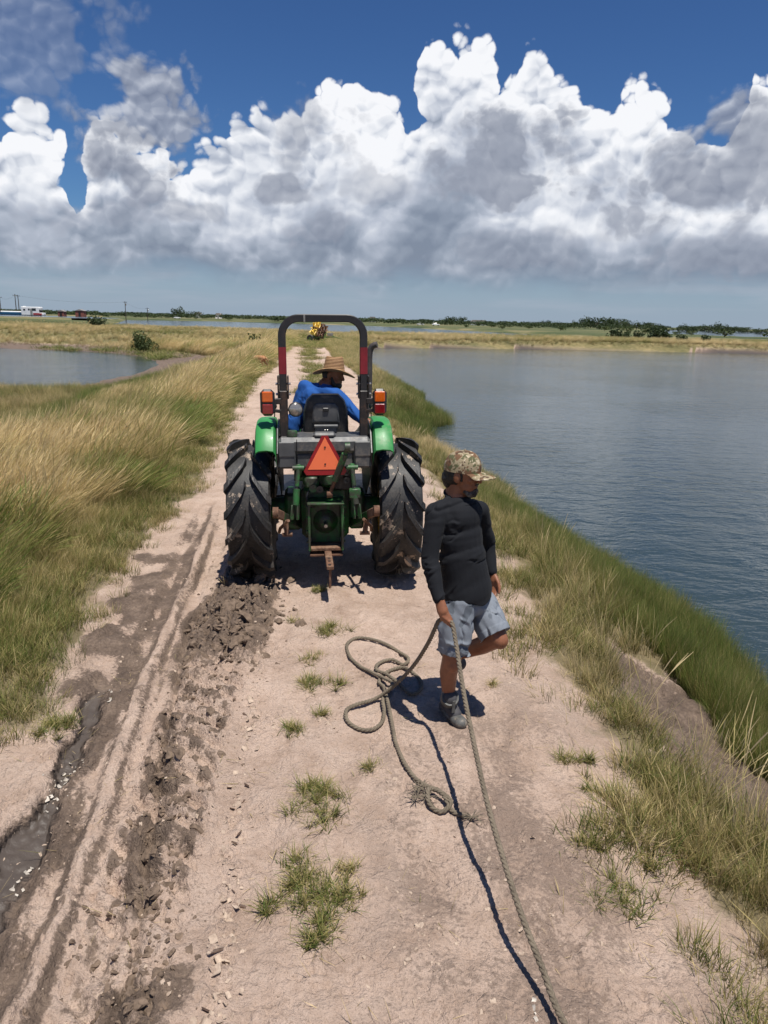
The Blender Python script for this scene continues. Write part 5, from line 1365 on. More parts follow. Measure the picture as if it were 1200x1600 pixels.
    o2 = 7 * n
    for j in range(6):
        for k in range(n - 1):
            a = j * n + k; Fq += [(a, a + 1, a + n + 1, a + n), (o2 + a, o2 + a + n, o2 + a + n + 1, o2 + a + 1)]
    for k in range(n - 1): a = 6 * n + k; Fq.append((a, a + 1, o2 + a + 1, o2 + a))
    for j in range(6):
        for k in (0, n - 1): a = j * n + k; Fq.append((a, a + n, o2 + a + n, o2 + a))
    g = MB(); g.add(V, Fq, None, True); done(g.build('brim', MATS['camo_cloth'], cap_))
    g = MB().lathe([(0.0, 0.008), (0.006, 0.006), (0.008, 0.0)], CM @ Vector((0, 0, 1)), Q(0, 0, 0.138), 12); done(g.build('button', MATS['camo_cloth'], cap_))
    return grip

# ------------------------------------------------------------------ driver
def build_driver():
    root = empty('person', TRM @ Vector((0, 0.15, 1.40)))
    tag(root, 'driver in blue shirt and straw hat seated on the tractor, leaning to his right', 'person')
    inv = Matrix.Translation(-Vector(root.location))
    def done(o): o.data.transform(inv); return o
    w = lambda px, py, yl: TRM @ T(px, py, yl)
    lw = lambda x, y, z: TRM @ Vector((x, y, z))
    pel = lw(0.01, 0.12, 1.47); chest = w(494, 625, 0.20); neck = w(508, 601, 0.20); hc = w(521, 584, 0.22)
    shL = w(477, 607, 0.26); shR = w(523, 618, 0.08); elL = w(460, 652, 0.32); wrL = lw(-0.12, 0.74, 1.56)
    elR = w(548, 640, 0.02); wrR = w(566, 657, -0.04); hdR = w(575, 657, -0.04)
    fwd = TRM.to_3x3() @ Vector((0.55, 0.8, 0)); TM = frame(fwd)
    hf = TRM.to_3x3() @ Vector((0.90, -0.42, -0.22)); HM = frame(hf)
    B = Body(); head(B, hc, HM)
    B.cap(hc + HM @ Vector((-0.02, 0, -0.05)), neck, 0.058, 0.062).cap(neck, chest, 0.066, 0.12).cap(chest, pel, 0.13, 0.13)
    B.chain([shL, elL, wrL], [0.05, 0.04, 0.028]).chain([shR, elR, wrR], [0.05, 0.04, 0.028])
    for (a, b2, s) in ((wrR, hdR, 1), (wrL, lw(-0.14, 0.82, 1.60), -1)):
        d = (b2 - a).normalized(); sd = d.cross(Vector((0, 0, 1))).normalized(); u = sd.cross(d)
        B.cap(a, a + d * 0.05, 0.028, 0.034, flat=0.7, fdir=u)
        for q in (-0.03, -0.01, 0.01, 0.03):
            B.chain([a + d * 0.04 + sd * q * 0.8, a + d * 0.09 + sd * q, a + d * 0.115 + sd * q - u * 0.02, a + d * 0.10 + sd * q - u * 0.042], [0.013, 0.0105, 0.0098, 0.008], n=10)
        B.chain([a + d * 0.02 + sd * 0.03 * s, a + d * 0.055 + sd * 0.05 * s - u * 0.015, a + d * 0.08 + sd * 0.045 * s - u * 0.03], [0.014, 0.012, 0.009], n=10)
    done(B.build('body', MATS['brown_skin'], root, 0.007, 3))
    B = Body(); B.ell(chest, (0.125, 0.185, 0.17), TM).cap(chest, pel, 0.155, 0.165).ell(chest.lerp(pel, 0.5), (0.14, 0.18, 0.16), TM)
    B.cap(shL, shR, 0.078, 0.078).cap(neck - Vector((0, 0, 0.05)), chest, 0.085, 0.12).cap(neck - Vector((0, 0, 0.04)), shL, 0.05, 0.07).cap(neck - Vector((0, 0, 0.04)), shR, 0.05, 0.07)
    B.chain([shL, shL.lerp(elL, 0.5), elL, elL.lerp(wrL, 0.5), wrL], [0.078, 0.072, 0.062, 0.056, 0.045])
    B.chain([shR, shR.lerp(elR, 0.5), elR, elR.lerp(wrR, 0.6), wrR], [0.080, 0.073, 0.062, 0.054, 0.046])
    B.cap(shL.lerp(chest, 0.3), w(458, 668, 0.22), 0.09, 0.07)
    done(B.build('shirt', MATS['blue_shirt'], root, 0.008, 6, folds=0.016, fold_scale=10, fold_dir=(0.8, 0.1, 0.6), fold_seed=9))
    B = Body(); B.ell(pel, (0.15, 0.18, 0.10), TM)
    for s in (-1, 1):
        kn = lw(0.15 * s, 0.56, 1.43); an = lw(0.18 * s, 0.66, 0.92); B.chain([pel + (TRM.to_3x3() @ Vector((0.09 * s, 0.02, 0))), kn, an], [0.10, 0.078, 0.058])
    done(B.build('trousers', MATS['dark_trousers'], root, 0.010, 4, folds=0.010, fold_scale=9, fold_seed=5))
    for s in (-1, 1):
        B = Body(); a = lw(0.18 * s, 0.66, 0.86); B.cap(a, a + Vector((0, 0, -0.04)), 0.055, 0.05).cap(lw(0.18 * s, 0.64, 0.80), lw(0.18 * s, 0.83, 0.79), 0.045, 0.038)
        done(B.build('boot', MATS['dark_neoprene'], root, 0.008, 3))
    P = lambda x, y, z: hc + HM @ Vector((x, y, z))
    B = Body(); B.ell(P(0.058, 0, -0.098), (0.050, 0.054, 0.046), HM)
    for y in (1, -1): B.cap(P(0.015, 0.064 * y, -0.03), P(0.045, 0.052 * y, -0.095), 0.014, 0.022)
    done(B.build('beard', MATS['black_hair'], root, 0.006, 2))
    done(Body().ell(P(-0.03, 0, -0.01), (0.080, 0.083, 0.09), HM).build('hair', MATS['black_hair'], root, 0.006, 2))
    # straw hat: crown, dent and a wide drooping brim
    hb = hc + HM @ Vector((0.0, 0, 0.028)); up = Vector((0.03, 0.06, 1)).normalized(); xr = Vector((1, 0, 0)); yr = up.cross(xr).normalized(); xr = yr.cross(up)
    prof = [(0.002, 0.128), (0.045, 0.132), (0.070, 0.138), (0.082, 0.128), (0.090, 0.090), (0.098, 0.045), (0.102, 0.006), (0.112, -0.002), (0.140, -0.008), (0.170, -0.012), (0.195, -0.012), (0.205, -0.007)]
    V, Fq, Bd = [], [], []; n = 56; m = len(prof)
    acc = [0.0]
    for i in range(1, m): acc.append(acc[-1] + math.hypot(prof[i][0] - prof[i - 1][0], prof[i][1] - prof[i - 1][1]))
    for lay in (0, -0.006):
        for k in range(n):
            a = 2 * math.pi * k / n
            for i, (r, h) in enumerate(prof):
                q = max(0, (r - 0.11) / 0.095)
                dz = q * (-0.024 * math.cos(2 * a) - 0.022 * math.sin(a + 0.4) - 0.012) + (-0.012 * (1 - abs(math.cos(a))) if i < 3 else 0)
                V.append(hb + xr * r * math.cos(a) + yr * r * 0.96 * math.sin(a) + up * (h + dz + lay)); Bd.append(acc[i] / 0.0135)
    o2 = n * m
    for k in range(n):
        l = (k + 1) % n
        for i in range(m - 1):
            Fq += [(k * m + i, l * m + i, l * m + i + 1, k * m + i + 1), (o2 + k * m + i, o2 + k * m + i + 1, o2 + l * m + i + 1, o2 + l * m + i)]
        Fq.append((k * m + m - 1, l * m + m - 1, o2 + l * m + m - 1, o2 + k * m + m - 1))
    h = mesh_np('straw_hat', [tuple(v) for v in V], Fq, MATS['woven_straw'], root); fattr(h.data, 'band', Bd); done(h)

# ------------------------------------------------------------------ rope
def rope_mat():
    m, t, b = material('weathered_rope'); p = objco(t)
    n = noise(t, p, 9.0, 4, 0.6); n2 = noise(t, p, 220.0, 3, 0.7)
    c = mixc(t, n.lin(0.3, 0.7), (0.105, 0.083, 0.058), (0.20, 0.162, 0.115)); c = mixc(t, n2.step(0.5, 0.72) * 0.6, c, (0.34, 0.285, 0.21)); c = mixc(t, n2.step(0.42, 0.28) * 0.6, c, (0.07, 0.055, 0.04))
    put(t, b.inputs['Base Color'], c); b.inputs['Roughness'].default_value = 0.95; bump(t, b, n2, 0.7, 0.004)
rope_mat()
def resample(P, step):
    P = np.array([tuple(p) for p in P]); 
    # Catmull-Rom through the points, then even steps
    Q = []
    for i in range(len(P) - 1):
        p0, p1, p2, p3 = P[max(i - 1, 0)], P[i], P[i + 1], P[min(i + 2, len(P) - 1)]
        for t in np.linspace(0, 1, 24, endpoint=False):
            Q.append(0.5 * (2 * p1 + (p2 - p0) * t + (2 * p0 - 5 * p1 + 4 * p2 - p3) * t * t + (3 * p1 - p0 - 3 * p2 + p3) * t ** 3))
    Q.append(P[-1]); Q = np.array(Q); s = np.concatenate([[0], np.cumsum(np.linalg.norm(np.diff(Q, axis=0), axis=1))])
    u = np.arange(0, s[-1], step); return np.stack([np.interp(u, s, Q[:, k]) for k in range(3)], 1)
def rope_geo(P, r, pitch=0.075, step=0.011, n=7):
    C = resample(P, step); Tn = np.gradient(C, axis=0); Tn /= np.linalg.norm(Tn, axis=1)[:, None]
    up = np.array([0, 0, 1.0]); V, Fq = [], []
    X = np.cross(Tn, up); X /= np.maximum(np.linalg.norm(X, axis=1), 1e-4)[:, None]; Yv = np.cross(X, Tn)
    s = np.arange(len(C)) * step; o = 0
    for k in range(3):
        a = 2 * np.pi * (s / pitch + k / 3); cen = C + (X * np.cos(a)[:, None] + Yv * np.sin(a)[:, None]) * r * 0.48
        for j in range(n):
            b = 2 * np.pi * j / n; V.append(cen + (X * math.cos(b) + Yv * math.sin(b)) * r * 0.60)
    V = np.array(V).reshape(3, n, len(C), 3).transpose(0, 2, 1, 3); N = len(C)
    for k in range(3):
        for i in range(N - 1):
            for j in range(n): a = (k * N + i) * n + j; b = (k * N + i) * n + (j + 1) % n; Fq.append((a, b, b + n, a + n))
        Fq.append(tuple((k * N) * n + j for j in range(n))[::-1]); Fq.append(tuple((k * N + N - 1) * n + j for j in range(n)))
    return V.reshape(-1, 3), Fq
def build_rope(grip):
    def g(px, py, lift=0.0):
        p = on(px, py, 0.02); return (p.x, p.y, hz(p.x, p.y) + 0.017 + lift)
    tail = [g(738, 1273), g(722, 1268), g(706, 1262), g(694, 1250, .02), g(680, 1238, .03), g(668, 1242, .03), g(672, 1256, .01), g(690, 1264), g(704, 1257, .02), g(690, 1246, .03), g(668, 1232, .02), g(652, 1222), g(640, 1208), g(628, 1188), g(618, 1160), g(612, 1130), g(606, 1105, .03)]
    coil = [g(600, 1078, .012), g(592, 1064), g(604, 1050), g(628, 1042), g(645, 1050), g(658, 1062), g(655, 1078), g(640, 1082), g(622, 1070, .008), g(604, 1058, .016), g(588, 1050, .016), g(592, 1038, .008), g(612, 1032), g(630, 1036), g(638, 1030), g(626, 1018), g(604, 1008), g(580, 999), g(556, 998), g(542, 1008), g(546, 1024), g(562, 1038), g(582, 1052, .008),
            g(600, 1064, .020), g(612, 1074, .024), g(608, 1084, .024), g(598, 1096, .016), g(600, 1112), g(596, 1128), g(580, 1137), g(560, 1136), g(543, 1128), g(541, 1114, .004), g(556, 1104, .012)]
    hang = [tuple(at(590, 1090, 4.33)), tuple(at(622, 1066, 4.27)), tuple(at(648, 1038, 4.18)), tuple(at(668, 1007, 4.06)), tuple(at(679, 984, 3.98))]
    gx = Vector(grip)
    line = [tuple(gx + Vector((-0.03, 0.02, -0.012))), tuple(gx + Vector((0.03, -0.02, -0.004))), tuple(at(712, 1003, 3.83)), tuple(at(724, 1080, 3.55)), tuple(at(741, 1165, 3.22)), tuple(at(760, 1250, 2.92)), tuple(at(784, 1335, 2.66)), tuple(at(813, 1425, 2.41)), tuple(at(848, 1515, 2.21))]
    e = on(882, 1600, 0.07); line += [(e.x, e.y, 0.07), (0.80, 1.55, 0.10), (0.84, 1.0, 0.2), (0.86, 0.4, 0.34)]
    V, Fq = rope_geo(tail + coil + hang + line, ROPE_R)
    o = mesh_np('rope', V, Fq, MATS['weathered_rope'])
    tag(o, 'thick weathered tan rope running from the coil through the man\'s hand to the foreground', 'rope')
    # frayed strands at the knot and the cut end
    r = np.random.default_rng(3); m = MB()
    for (px, py) in ((652, 1236), (660, 1232), (668, 1246), (650, 1248), (738, 1273)):
        c = Vector(g(px, py, 0.01))
        for k in range(16):
            a = r.uniform(0, 6.28); L = r.uniform(0.03, 0.09); d = Vector((math.cos(a), math.sin(a), r.uniform(-0.05, 0.25)))
            m.tube([c, c + d * L * 0.5 + Vector((0, 0, 0.008)), c + d * L + Vector((0, 0, -0.004))], [0.003, 0.0022, 0.001], 4)
    fr = m.build('frayed_strands', MATS['weathered_rope'], o); fr['kind'] = 'stuff'

# ------------------------------------------------------------------ bushes and trees
def leaf_material(name, c0, c1):
    m, t, b = material(name)
    n = t.nodes.new('ShaderNodeObjectInfo'); rnd = S(t, n.outputs['Random'])
    v = attr(t, 'bv'); k = (v * 0.75 + rnd * 0.35).clamp()
    c = mixc(t, k, c0, c1); put(t, b.inputs['Base Color'], c); b.inputs['Roughness'].default_value = 0.6; b.inputs['Specular IOR Level'].default_value = 0.25
    tr = t.nodes.new('ShaderNodeBsdfTranslucent'); put(t, tr.inputs[0], c); mx = t.nodes.new('ShaderNodeMixShader'); mx.inputs[0].default_value = 0.25
    t.links.new(b.outputs[0], mx.inputs[1]); t.links.new(tr.outputs[0], mx.inputs[2])
    o = [q for q in t.nodes if q.type == 'OUTPUT_MATERIAL'][0]; t.links.new(mx.outputs[0], o.inputs[0])
leaf_material('tree_leaf', (0.022, 0.040, 0.018), (0.065, 0.090, 0.034))
leaf_material('bush_leaf', (0.030, 0.052, 0.016), (0.100, 0.125, 0.040))
simple('bark', (0.10, 0.075, 0.055), 0.9, 0, 0.3, 6)
def crown_mesh(name, rng, n, w, h, leaf, z0, mat, lobes=7):
    """leaf-sized faces gathered in uneven lobes"""
    V, Bv = [], []
    L = [(rng.uniform(-0.32, 0.32) * w, rng.uniform(-0.32, 0.32) * w, z0 + h * rng.uniform(0.25, 0.78), rng.uniform(0.20, 0.34)) for _ in range(lobes)] + [(0, 0, z0 + h * 0.45, 0.36)]
    for i in range(n):
        x, y, z, r = L[rng.integers(len(L))]
        d = rng.normal(size=3); d /= np.linalg.norm(d); q = rng.uniform(0.55, 1.05) ** 0.5
        c = np.array([x + d[0] * r * w * q, y + d[1] * r * w * q, z + d[2] * r * h * q * 0.9])
        if c[2] < z0 * 0.6: c[2] = z0 * 0.6 + abs(rng.normal()) * 0.1 * h
        a = rng.normal(size=3); a /= np.linalg.norm(a); b = np.cross(a, rng.normal(size=3)); b /= np.linalg.norm(b)
        s = leaf * rng.uniform(0.6, 1.4); V += [c - a * s - b * s * 0.5, c + a * s * 0.2 - b * s * 0.7, c + a * s + b * s * 0.5, c - a * s * 0.2 + b * s * 0.7]; bv = rng.uniform(); Bv += [bv] * 4
    V = np.array(V, np.float32); me = bpy.data.meshes.new(name); me.vertices.add(len(V)); me.vertices.foreach_set('co', V.ravel())
    me.loops.add(len(V)); me.loops.foreach_set('vertex_index', np.arange(len(V), dtype=np.int32)); me.polygons.add(n); me.polygons.foreach_set('loop_start', np.arange(0, 4 * n, 4, dtype=np.int32)); me.update(calc_edges=True)
    me.materials.append(MATS[mat]); fattr(me, 'bv', Bv); return me
def trunk_mesh(rng, h, w, r):
    g = MB(); k = h * 0.5
    g.tube([(0, 0, -0.3), (rng.normal(0, 0.02) * h, 0, h * 0.25), (rng.normal(0, 0.04) * h, rng.normal(0, 0.04) * h, h * 0.62)], [r, r * 0.75, r * 0.3], 7)
    for _ in range(4):
        a = rng.uniform(0, 6.28); z = h * rng.uniform(0.2, 0.4); g.tube([(0, 0, z), (math.cos(a) * w * 0.16, math.sin(a) * w * 0.16, z + h * 0.16), (math.cos(a) * w * 0.30, math.sin(a) * w * 0.30, z + h * 0.3)], [r * 0.5, r * 0.35, r * 0.12], 5)
    me = bpy.data.meshes.new('trunk'); me.from_pydata(g.v, [], g.f); me.update(); me.materials.append(MATS['bark']); return me
def plant(name, p, crown, trunk, s, rz, label, cat, group=None, sx=1.0):
    o = empty(name, p, rz); o.scale = (s * sx, s * sx, s)
    link(bpy.data.objects.new('trunk', trunk), o); link(bpy.data.objects.new('crown', crown), o)
    return tag(o, label, cat, group)

def ground_at(px, Y):
    """a point on the ground at forward distance Y along image column px"""
    d = ray(px, 500); x = d.x / d.y * Y
    return Vector((x, Y, hz(x, Y)))

def build_plants():
    r = np.random.default_rng(21)
    C = [crown_mesh('tree_crown', r, 420, 7.0 * w, 6.0 * h, 0.30, 0.25, 'tree_leaf', 9) for w, h in ((1, 1), (1.2, 0.8), (0.85, 1.15), (1.35, 0.9), (1.0, 0.7))]
    Tk = [trunk_mesh(r, 6.0, 7.0, 0.22) for _ in range(2)]
    # treeline along the horizon
    x = -40.0; i = 0
    while x < 1250:
        right = x > 840
        Y = r.uniform(620, 1150) if not right else r.uniform(560, 900)
        p = ground_at(x, Y); s = r.uniform(0.55, 1.0) * (1.7 if right else 1.15) * (0.8 + 0.4 * fbm(np.array([x]), np.array([3.0]), 0.012, 2, 5)[0] * 2)
        s = max(0.35, s)
        if 100 < x < 840 and r.uniform() < 0.16: x += r.uniform(6, 16); continue
        plant('tree', p, C[r.integers(5)], Tk[r.integers(2)], s, r.uniform(0, 6.28), 'small dark tree in the far treeline along the horizon', 'tree', 'trees along the horizon', r.uniform(0.9, 1.5))
        x += r.uniform(5, 13) * (0.8 if right else 1.0); i += 1
    # scrub that closes the horizon as one mass
    hc_ = proto_coll('scrub_crown', [crown_mesh('scrub_crown', r, 200, 7.0, 3.2, 0.30, 0.1, 'tree_leaf', 6) for _ in range(4)])
    px = r.uniform(-60, 1260, 620); Yv = r.uniform(420, 1300, 620); Pp = np.array([[ray(a, 500).x / ray(a, 500).y * b, b] for a, b in zip(px, Yv)])
    zz = land(Pp[:, 0], Pp[:, 1])[0]; k = (zz > -0.3) & (shore(Pp[:, 0], Pp[:, 1], FARL) > 8) & (shore(Pp[:, 0], Pp[:, 1], FARR) > 8); n = int(k.sum()); sc_ = r.uniform(0.6, 1.5, n) * (0.55 + Yv[k] / 1800)
    scatter('scrub_line', 'continuous dark scrub along the flat horizon', hc_, np.stack([Pp[k, 0], Pp[k, 1], zz[k]], 1), np.stack([0 * sc_, 0 * sc_, r.uniform(0, 6, n)], 1), np.stack([sc_ * 1.7, sc_ * 1.7, sc_], 1), 0 * sc_)
    # low scrub on the plain
    B = [crown_mesh('bush_crown', r, 220, 2.6, 1.7, 0.16, 0.05, 'bush_leaf', 6) for _ in range(4)]; Tb = trunk_mesh(r, 1.6, 2.4, 0.07)
    for i in range(90):
        px = r.uniform(-20, 1220); Y = r.uniform(170, 560); p = ground_at(px, Y)
        if p.z < -0.2 or float(shore(np.array([p.x]), np.array([p.y]), FARL)[0]) < 6 or float(shore(np.array([p.x]), np.array([p.y]), FARX)[0]) < 4 or (20 < px < 140 and Y < 260): continue
        plant('bush', p, B[r.integers(4)], Tb, r.uniform(0.6, 1.5), r.uniform(0, 6), 'low green bush scattered on the plain beyond the ponds', 'bush', 'bushes on the far plain', r.uniform(0.9, 1.6))
    near = [crown_mesh('bush_crown', r, 1500, 2.6, 2.0, 0.085, 0.05, 'bush_leaf', 8) for _ in range(2)]
    D = [crown_mesh('bush_crown', r, 600, 2.6, 1.9, 0.13, 0.05, 'tree_leaf', 7) for _ in range(2)]
    p = ground_at(222, 64); p.z = hz(p.x, p.y); plant('bush', p, near[0], Tb, 0.92, 0.4, 'round dark bush standing at the far edge of the left pond', 'bush', None, 0.9)
    p = ground_at(150, 128); plant('bush', p, D[0], Tb, 0.9, 1.1, 'low bush on the levee crest right of the white camper', 'bush', None, 1.5)
    for px, Y, s, sx, lab in ((965, 138, 1.05, 0.95, 'leftmost tall dark bush on the bank across the lagoon'), (981, 140, 0.75, 0.8, 'small bush second from left on the bank across the lagoon'), (1000, 138, 0.9, 0.95, 'bush left of the widest bush on the bank across the lagoon'),
                              (1030, 136, 1.25, 1.7, 'widest dark bush on the bank across the lagoon'), (1068, 120, 0.72, 1.3, 'lower grey green bush right of the widest bush across the lagoon'), (1106, 120, 0.72, 0.95, 'rightmost round bush on the bank across the lagoon')):
        plant('bush', ground_at(px, Y), D[int(px) % 2], Tb, s, px, lab, 'bush', 'bushes across the lagoon', sx)
    # thin leafy weeds in the tall grass beside the track
    for px, Y, s, lab in ((396, 52, 0.62, 'leafy weed in the tall grass left of the roll bar'), (422, 52, 0.5, 'thin leafy weed close to the left roll bar post')):
        p = ground_at(px, Y); V = crown_mesh('weed_leaves', r, 90, 1.5, 1.7, 0.11, 0.2, 'bush_leaf', 5)
        plant('weed', p, V, trunk_mesh(r, 1.6, 1.0, 0.02), s * 1.15, 0, lab, 'weed', None, 0.9 if px < 400 else 0.4)

# ------------------------------------------------------------------ things far off
def build_far():
    simple('white_paint', (0.78, 0.78, 0.76), 0.4, 0, 0.04, 3); simple('dark_glass', (0.02, 0.025, 0.03), 0.1, 0, 0.1, 4); simple('red_paint', (0.34, 0.03, 0.035), 0.5, 0, 0.15, 5)
    simple('blue_paint', (0.09, 0.30, 0.48), 0.5, 0, 0.1, 5); simple('pole_wood', (0.055, 0.042, 0.033), 0.9, 0, 0.2, 3); simple('brick_red', (0.25, 0.085, 0.060), 0.8, 0, 0.2, 3); simple('tin_roof', (0.30, 0.27, 0.24), 0.6, 0.2, 0.15, 3)
    W, GL, K = MATS['white_paint'], MATS['dark_glass'], MATS['black_vinyl']
    # camper
    p = ground_at(52, 236); root = empty('camper', p, R(4)); tag(root, 'white camper van with red stripe parked beyond the far left pond', 'camper van')
    MB().box((-0.3, 0, 1.95), (5.4, 2.3, 2.5), bev=0.12).build('body', W, root)
    MB().box((2.0, 0, 2.75), (1.7, 2.2, 0.95), bev=0.2).build('cab_bunk', W, root)
    MB().box((2.9, 0, 1.05), (1.5, 2.1, 0.9), bev=0.15).build('cab', W, root)
    MB().box((2.35, 0, 1.85), (0.9, 1.95, 0.75), bev=0.15).build('windscreen', GL, root)
    MB().box((1.9, -1.165, 1.1), (2.6, 0.05, 0.55), bev=0.02).build('red_stripe', MATS['red_paint'], root)
    for x, z, w, h in ((-2.0, 2.3, 0.6, 0.5), (0.9, 2.4, 1.2, 0.7), (-0.6, 2.4, 0.5, 0.5)): MB().box((x, -1.165, z), (w, 0.04, h), bev=0.02).build('window', GL, root)
    MB().box((0.1, -1.165, 1.75), (0.7, 0.03, 1.8), bev=0.02).build('door', MATS['lamp_glass'], root)
    for x in (-1.8, 2.7):
        for y in (-0.95, 0.95): MB().cyl((x, y - 0.13, 0.4), (x, y + 0.13, 0.4), 0.4, 20).build('wheel', K, root)
    MB().box((-0.5, 0, 0.7), (5.0, 1.9, 0.3), bev=0.05).build('chassis', K, root)
    MB().box((-2.3, 0, 3.28), (0.8, 0.6, 0.2), bev=0.05).build('roof_vent', W, root)
    # boat
    p = ground_at(22, 246); root = empty('boat', p, R(2)); tag(root, 'long low white and blue boat lying left of the camper', 'boat')
    g = MB(); V, Fq = [], []
    for i, (x, w, z0) in enumerate(((-4.2, 0.7, 0.1), (-2, 1.0, 0.02), (1, 1.0, 0.02), (3, 0.7, 0.15), (4.4, 0.08, 0.5))): V += [(x, -w, 0.95), (x, -w * 0.75, z0 + 0.3), (x, 0, z0), (x, w * 0.75, z0 + 0.3), (x, w, 0.95)]
    for i in range(4):
        for j in range(4): Fq.append((i * 5 + j, i * 5 + j + 1, i * 5 + j + 6, i * 5 + j + 5))
    Fq += [(0, 1, 2, 3, 4), (24, 23, 22, 21, 20)] + [(i * 5, i * 5 + 5, i * 5 + 9, i * 5 + 4) for i in range(4)]
    g.add(V, Fq); g.build('hull', MATS['blue_paint'], root)
    MB().box((-0.4, 0, 1.2), (6.8, 1.7, 0.5), bev=0.2).build('deck_cover', W, root)
    # sheds
    for px, w, h, mt, lab in ((98, 2.0, 1.7, 'brick_red', 'small rusty red shed right of the camper'), (127, 2.8, 1.9, 'brick_red', 'low brown shed further right of the camper, beyond the far left pond')):
        p = ground_at(px, 246); root = empty('shed', p); tag(root, lab, 'shed')
        MB().box((0, 0, h / 2), (w, 2.0, h), bev=0.03).build('wall', MATS[mt], root)
        MB().prism([(-w / 2 - 0.15, -1.15, h), (w / 2 + 0.15, -1.15, h), (0, -1.15, h + 0.5)], (0, 0, 0), (0, 2.3, 0)).build('roof', MATS['tin_roof'], root)
        MB().box((0, -1.02, h * 0.45), (0.7, 0.05, h * 0.85), bev=0.01).build('door', MATS['post_steel'], root)
    # poles and wires
    tops = []
    for px, Y, h, lab in ((3, 330, 7.2, 'wooden utility pole at the left edge of the view'), (27, 320, 8.0, 'wooden utility pole just left of the camper, left of the pair'), (31.5, 330, 8.0, 'wooden utility pole just left of the camper, right of the pair'),
                          (197, 360, 9.2, 'tallest lone utility pole left of centre on the horizon'), (231, 420, 7.6, 'thin utility pole right of the tallest lone pole')):
        p = ground_at(px, Y); root = empty('utility_pole', p); tag(root, lab, 'utility pole', 'utility poles on the horizon')
        MB().tube([(0, 0, -0.5), (0, 0, h)], [0.20, 0.13], 10).build('post', MATS['pole_wood'], root)
        MB().box((0, 0, h - 0.5), (1.9, 0.12, 0.14)).build('crossarm', MATS['pole_wood'], root)
        for q in (-0.85, 0, 0.85): MB().lathe([(0.05, 0), (0.09, 0.06), (0.05, 0.12), (0.08, 0.18), (0.0, 0.22)], (0, 0, 1), (q, 0, h - 0.43), 8).build('insulator', MATS['lamp_glass'], root)
        if px > 100: MB().cyl((0.35, 0, h - 2.0), (0.35, 0, h - 1.1), 0.25, 12).build('transformer', MATS['tin_roof'], root)
        tops.append(p + Vector((0, 0, h - 0.4)))
    for a, b in zip(tops[:-1], tops[1:]):
        pts = [a.lerp(b, t) - Vector((0, 0, 4 * t * (1 - t) * 1.2)) for t in np.linspace(0, 1, 12)]
        o = MB().tube(pts, 0.022, 4).build('power_line', MATS['black_vinyl'])
        tag(o, 'thin sagging wire %s' % ['left of the pair of utility poles at far left', 'between the close pair of utility poles', 'spanning from the pair of poles to the tallest lone pole', 'from the tallest lone pole to the thin pole'][tops.index(a)], 'wire', 'wires between the utility poles')
    # white vehicles
    def car(px, Y, rz, lab, k=1.0):
        p = ground_at(px, Y); root = empty('parked_car', p, rz); root.scale = (k, k, k); tag(root, lab, 'car')
        g = MB(); sec = [(-2.1, 0.55, 0.85), (-1.9, 0.35, 0.95), (-0.9, 0.30, 1.0), (1.0, 0.30, 0.98), (2.0, 0.35, 0.82), (2.2, 0.5, 0.7)]; V, Fq = [], []
        for x, a, b in sec: V += [(x, -0.85, a), (x, -0.88, (a + b) / 2), (x, -0.8, b), (x, 0.8, b), (x, 0.88, (a + b) / 2), (x, 0.85, a)]
        for i in range(5):
            for j in range(6): Fq.append((i * 6 + j, i * 6 + (j + 1) % 6, i * 6 + 6 + (j + 1) % 6, i * 6 + 6 + j))
        Fq += [tuple(range(6)), tuple(30 + j for j in range(6))]; g.add(V, Fq); g.build('body', W, root)
        MB().box((-0.4, 0, 1.22), (2.5, 1.5, 0.5), bev=0.12, taper=0.8).build('cabin', GL, root); MB().box((-0.45, 0, 1.49), (1.8, 1.15, 0.06), bev=0.02).build('roof', W, root)
        for x in (-1.35, 1.4):
            for y in (-0.78, 0.78): MB().cyl((x, y - 0.1, 0.33), (x, y + 0.1, 0.33), 0.33, 16).build('wheel', K, root)
    car(277, 505, R(10), 'white car parked beyond the far water left of centre'); car(657, 440, R(-5), 'left one of two white cars beyond the far water'); car(681, 440, R(3), 'right one of two white cars beyond the far water')
    def house(px, Y, w, h, lab):
        p = ground_at(px, Y); root = empty('house', p); tag(root, lab, 'house')
        MB().box((0, 0, h / 2), (w, 6, h)).build('wall', W, root)
        MB().prism([(-w / 2 - 0.4, -3.4, h), (w / 2 + 0.4, -3.4, h), (w / 2 - 1, -3.4, h + 1.6), (-w / 2 + 1, -3.4, h + 1.6)], (0, 0, 0), (0, 6.8, 0)).build('roof', MATS['tin_roof'], root)
        for x in (-w * 0.28, w * 0.28): MB().box((x, -3.02, h * 0.55), (1.0, 0.06, 1.0)).build('window', GL, root)
        MB().box((0, -3.02, 1.0), (0.9, 0.06, 2.0)).build('door', GL, root)
    house(310, 760, 6, 4, 'tiny white house on the horizon left of the roll bar'); house(748, 700, 14, 3, 'long low white building on the horizon right of the tractor'); house(582, 800, 7, 4, 'tiny white house on the horizon just right of the roll bar')
    house(342, 720, 5, 3.5, 'tiny pale house right of the white house on the left horizon')

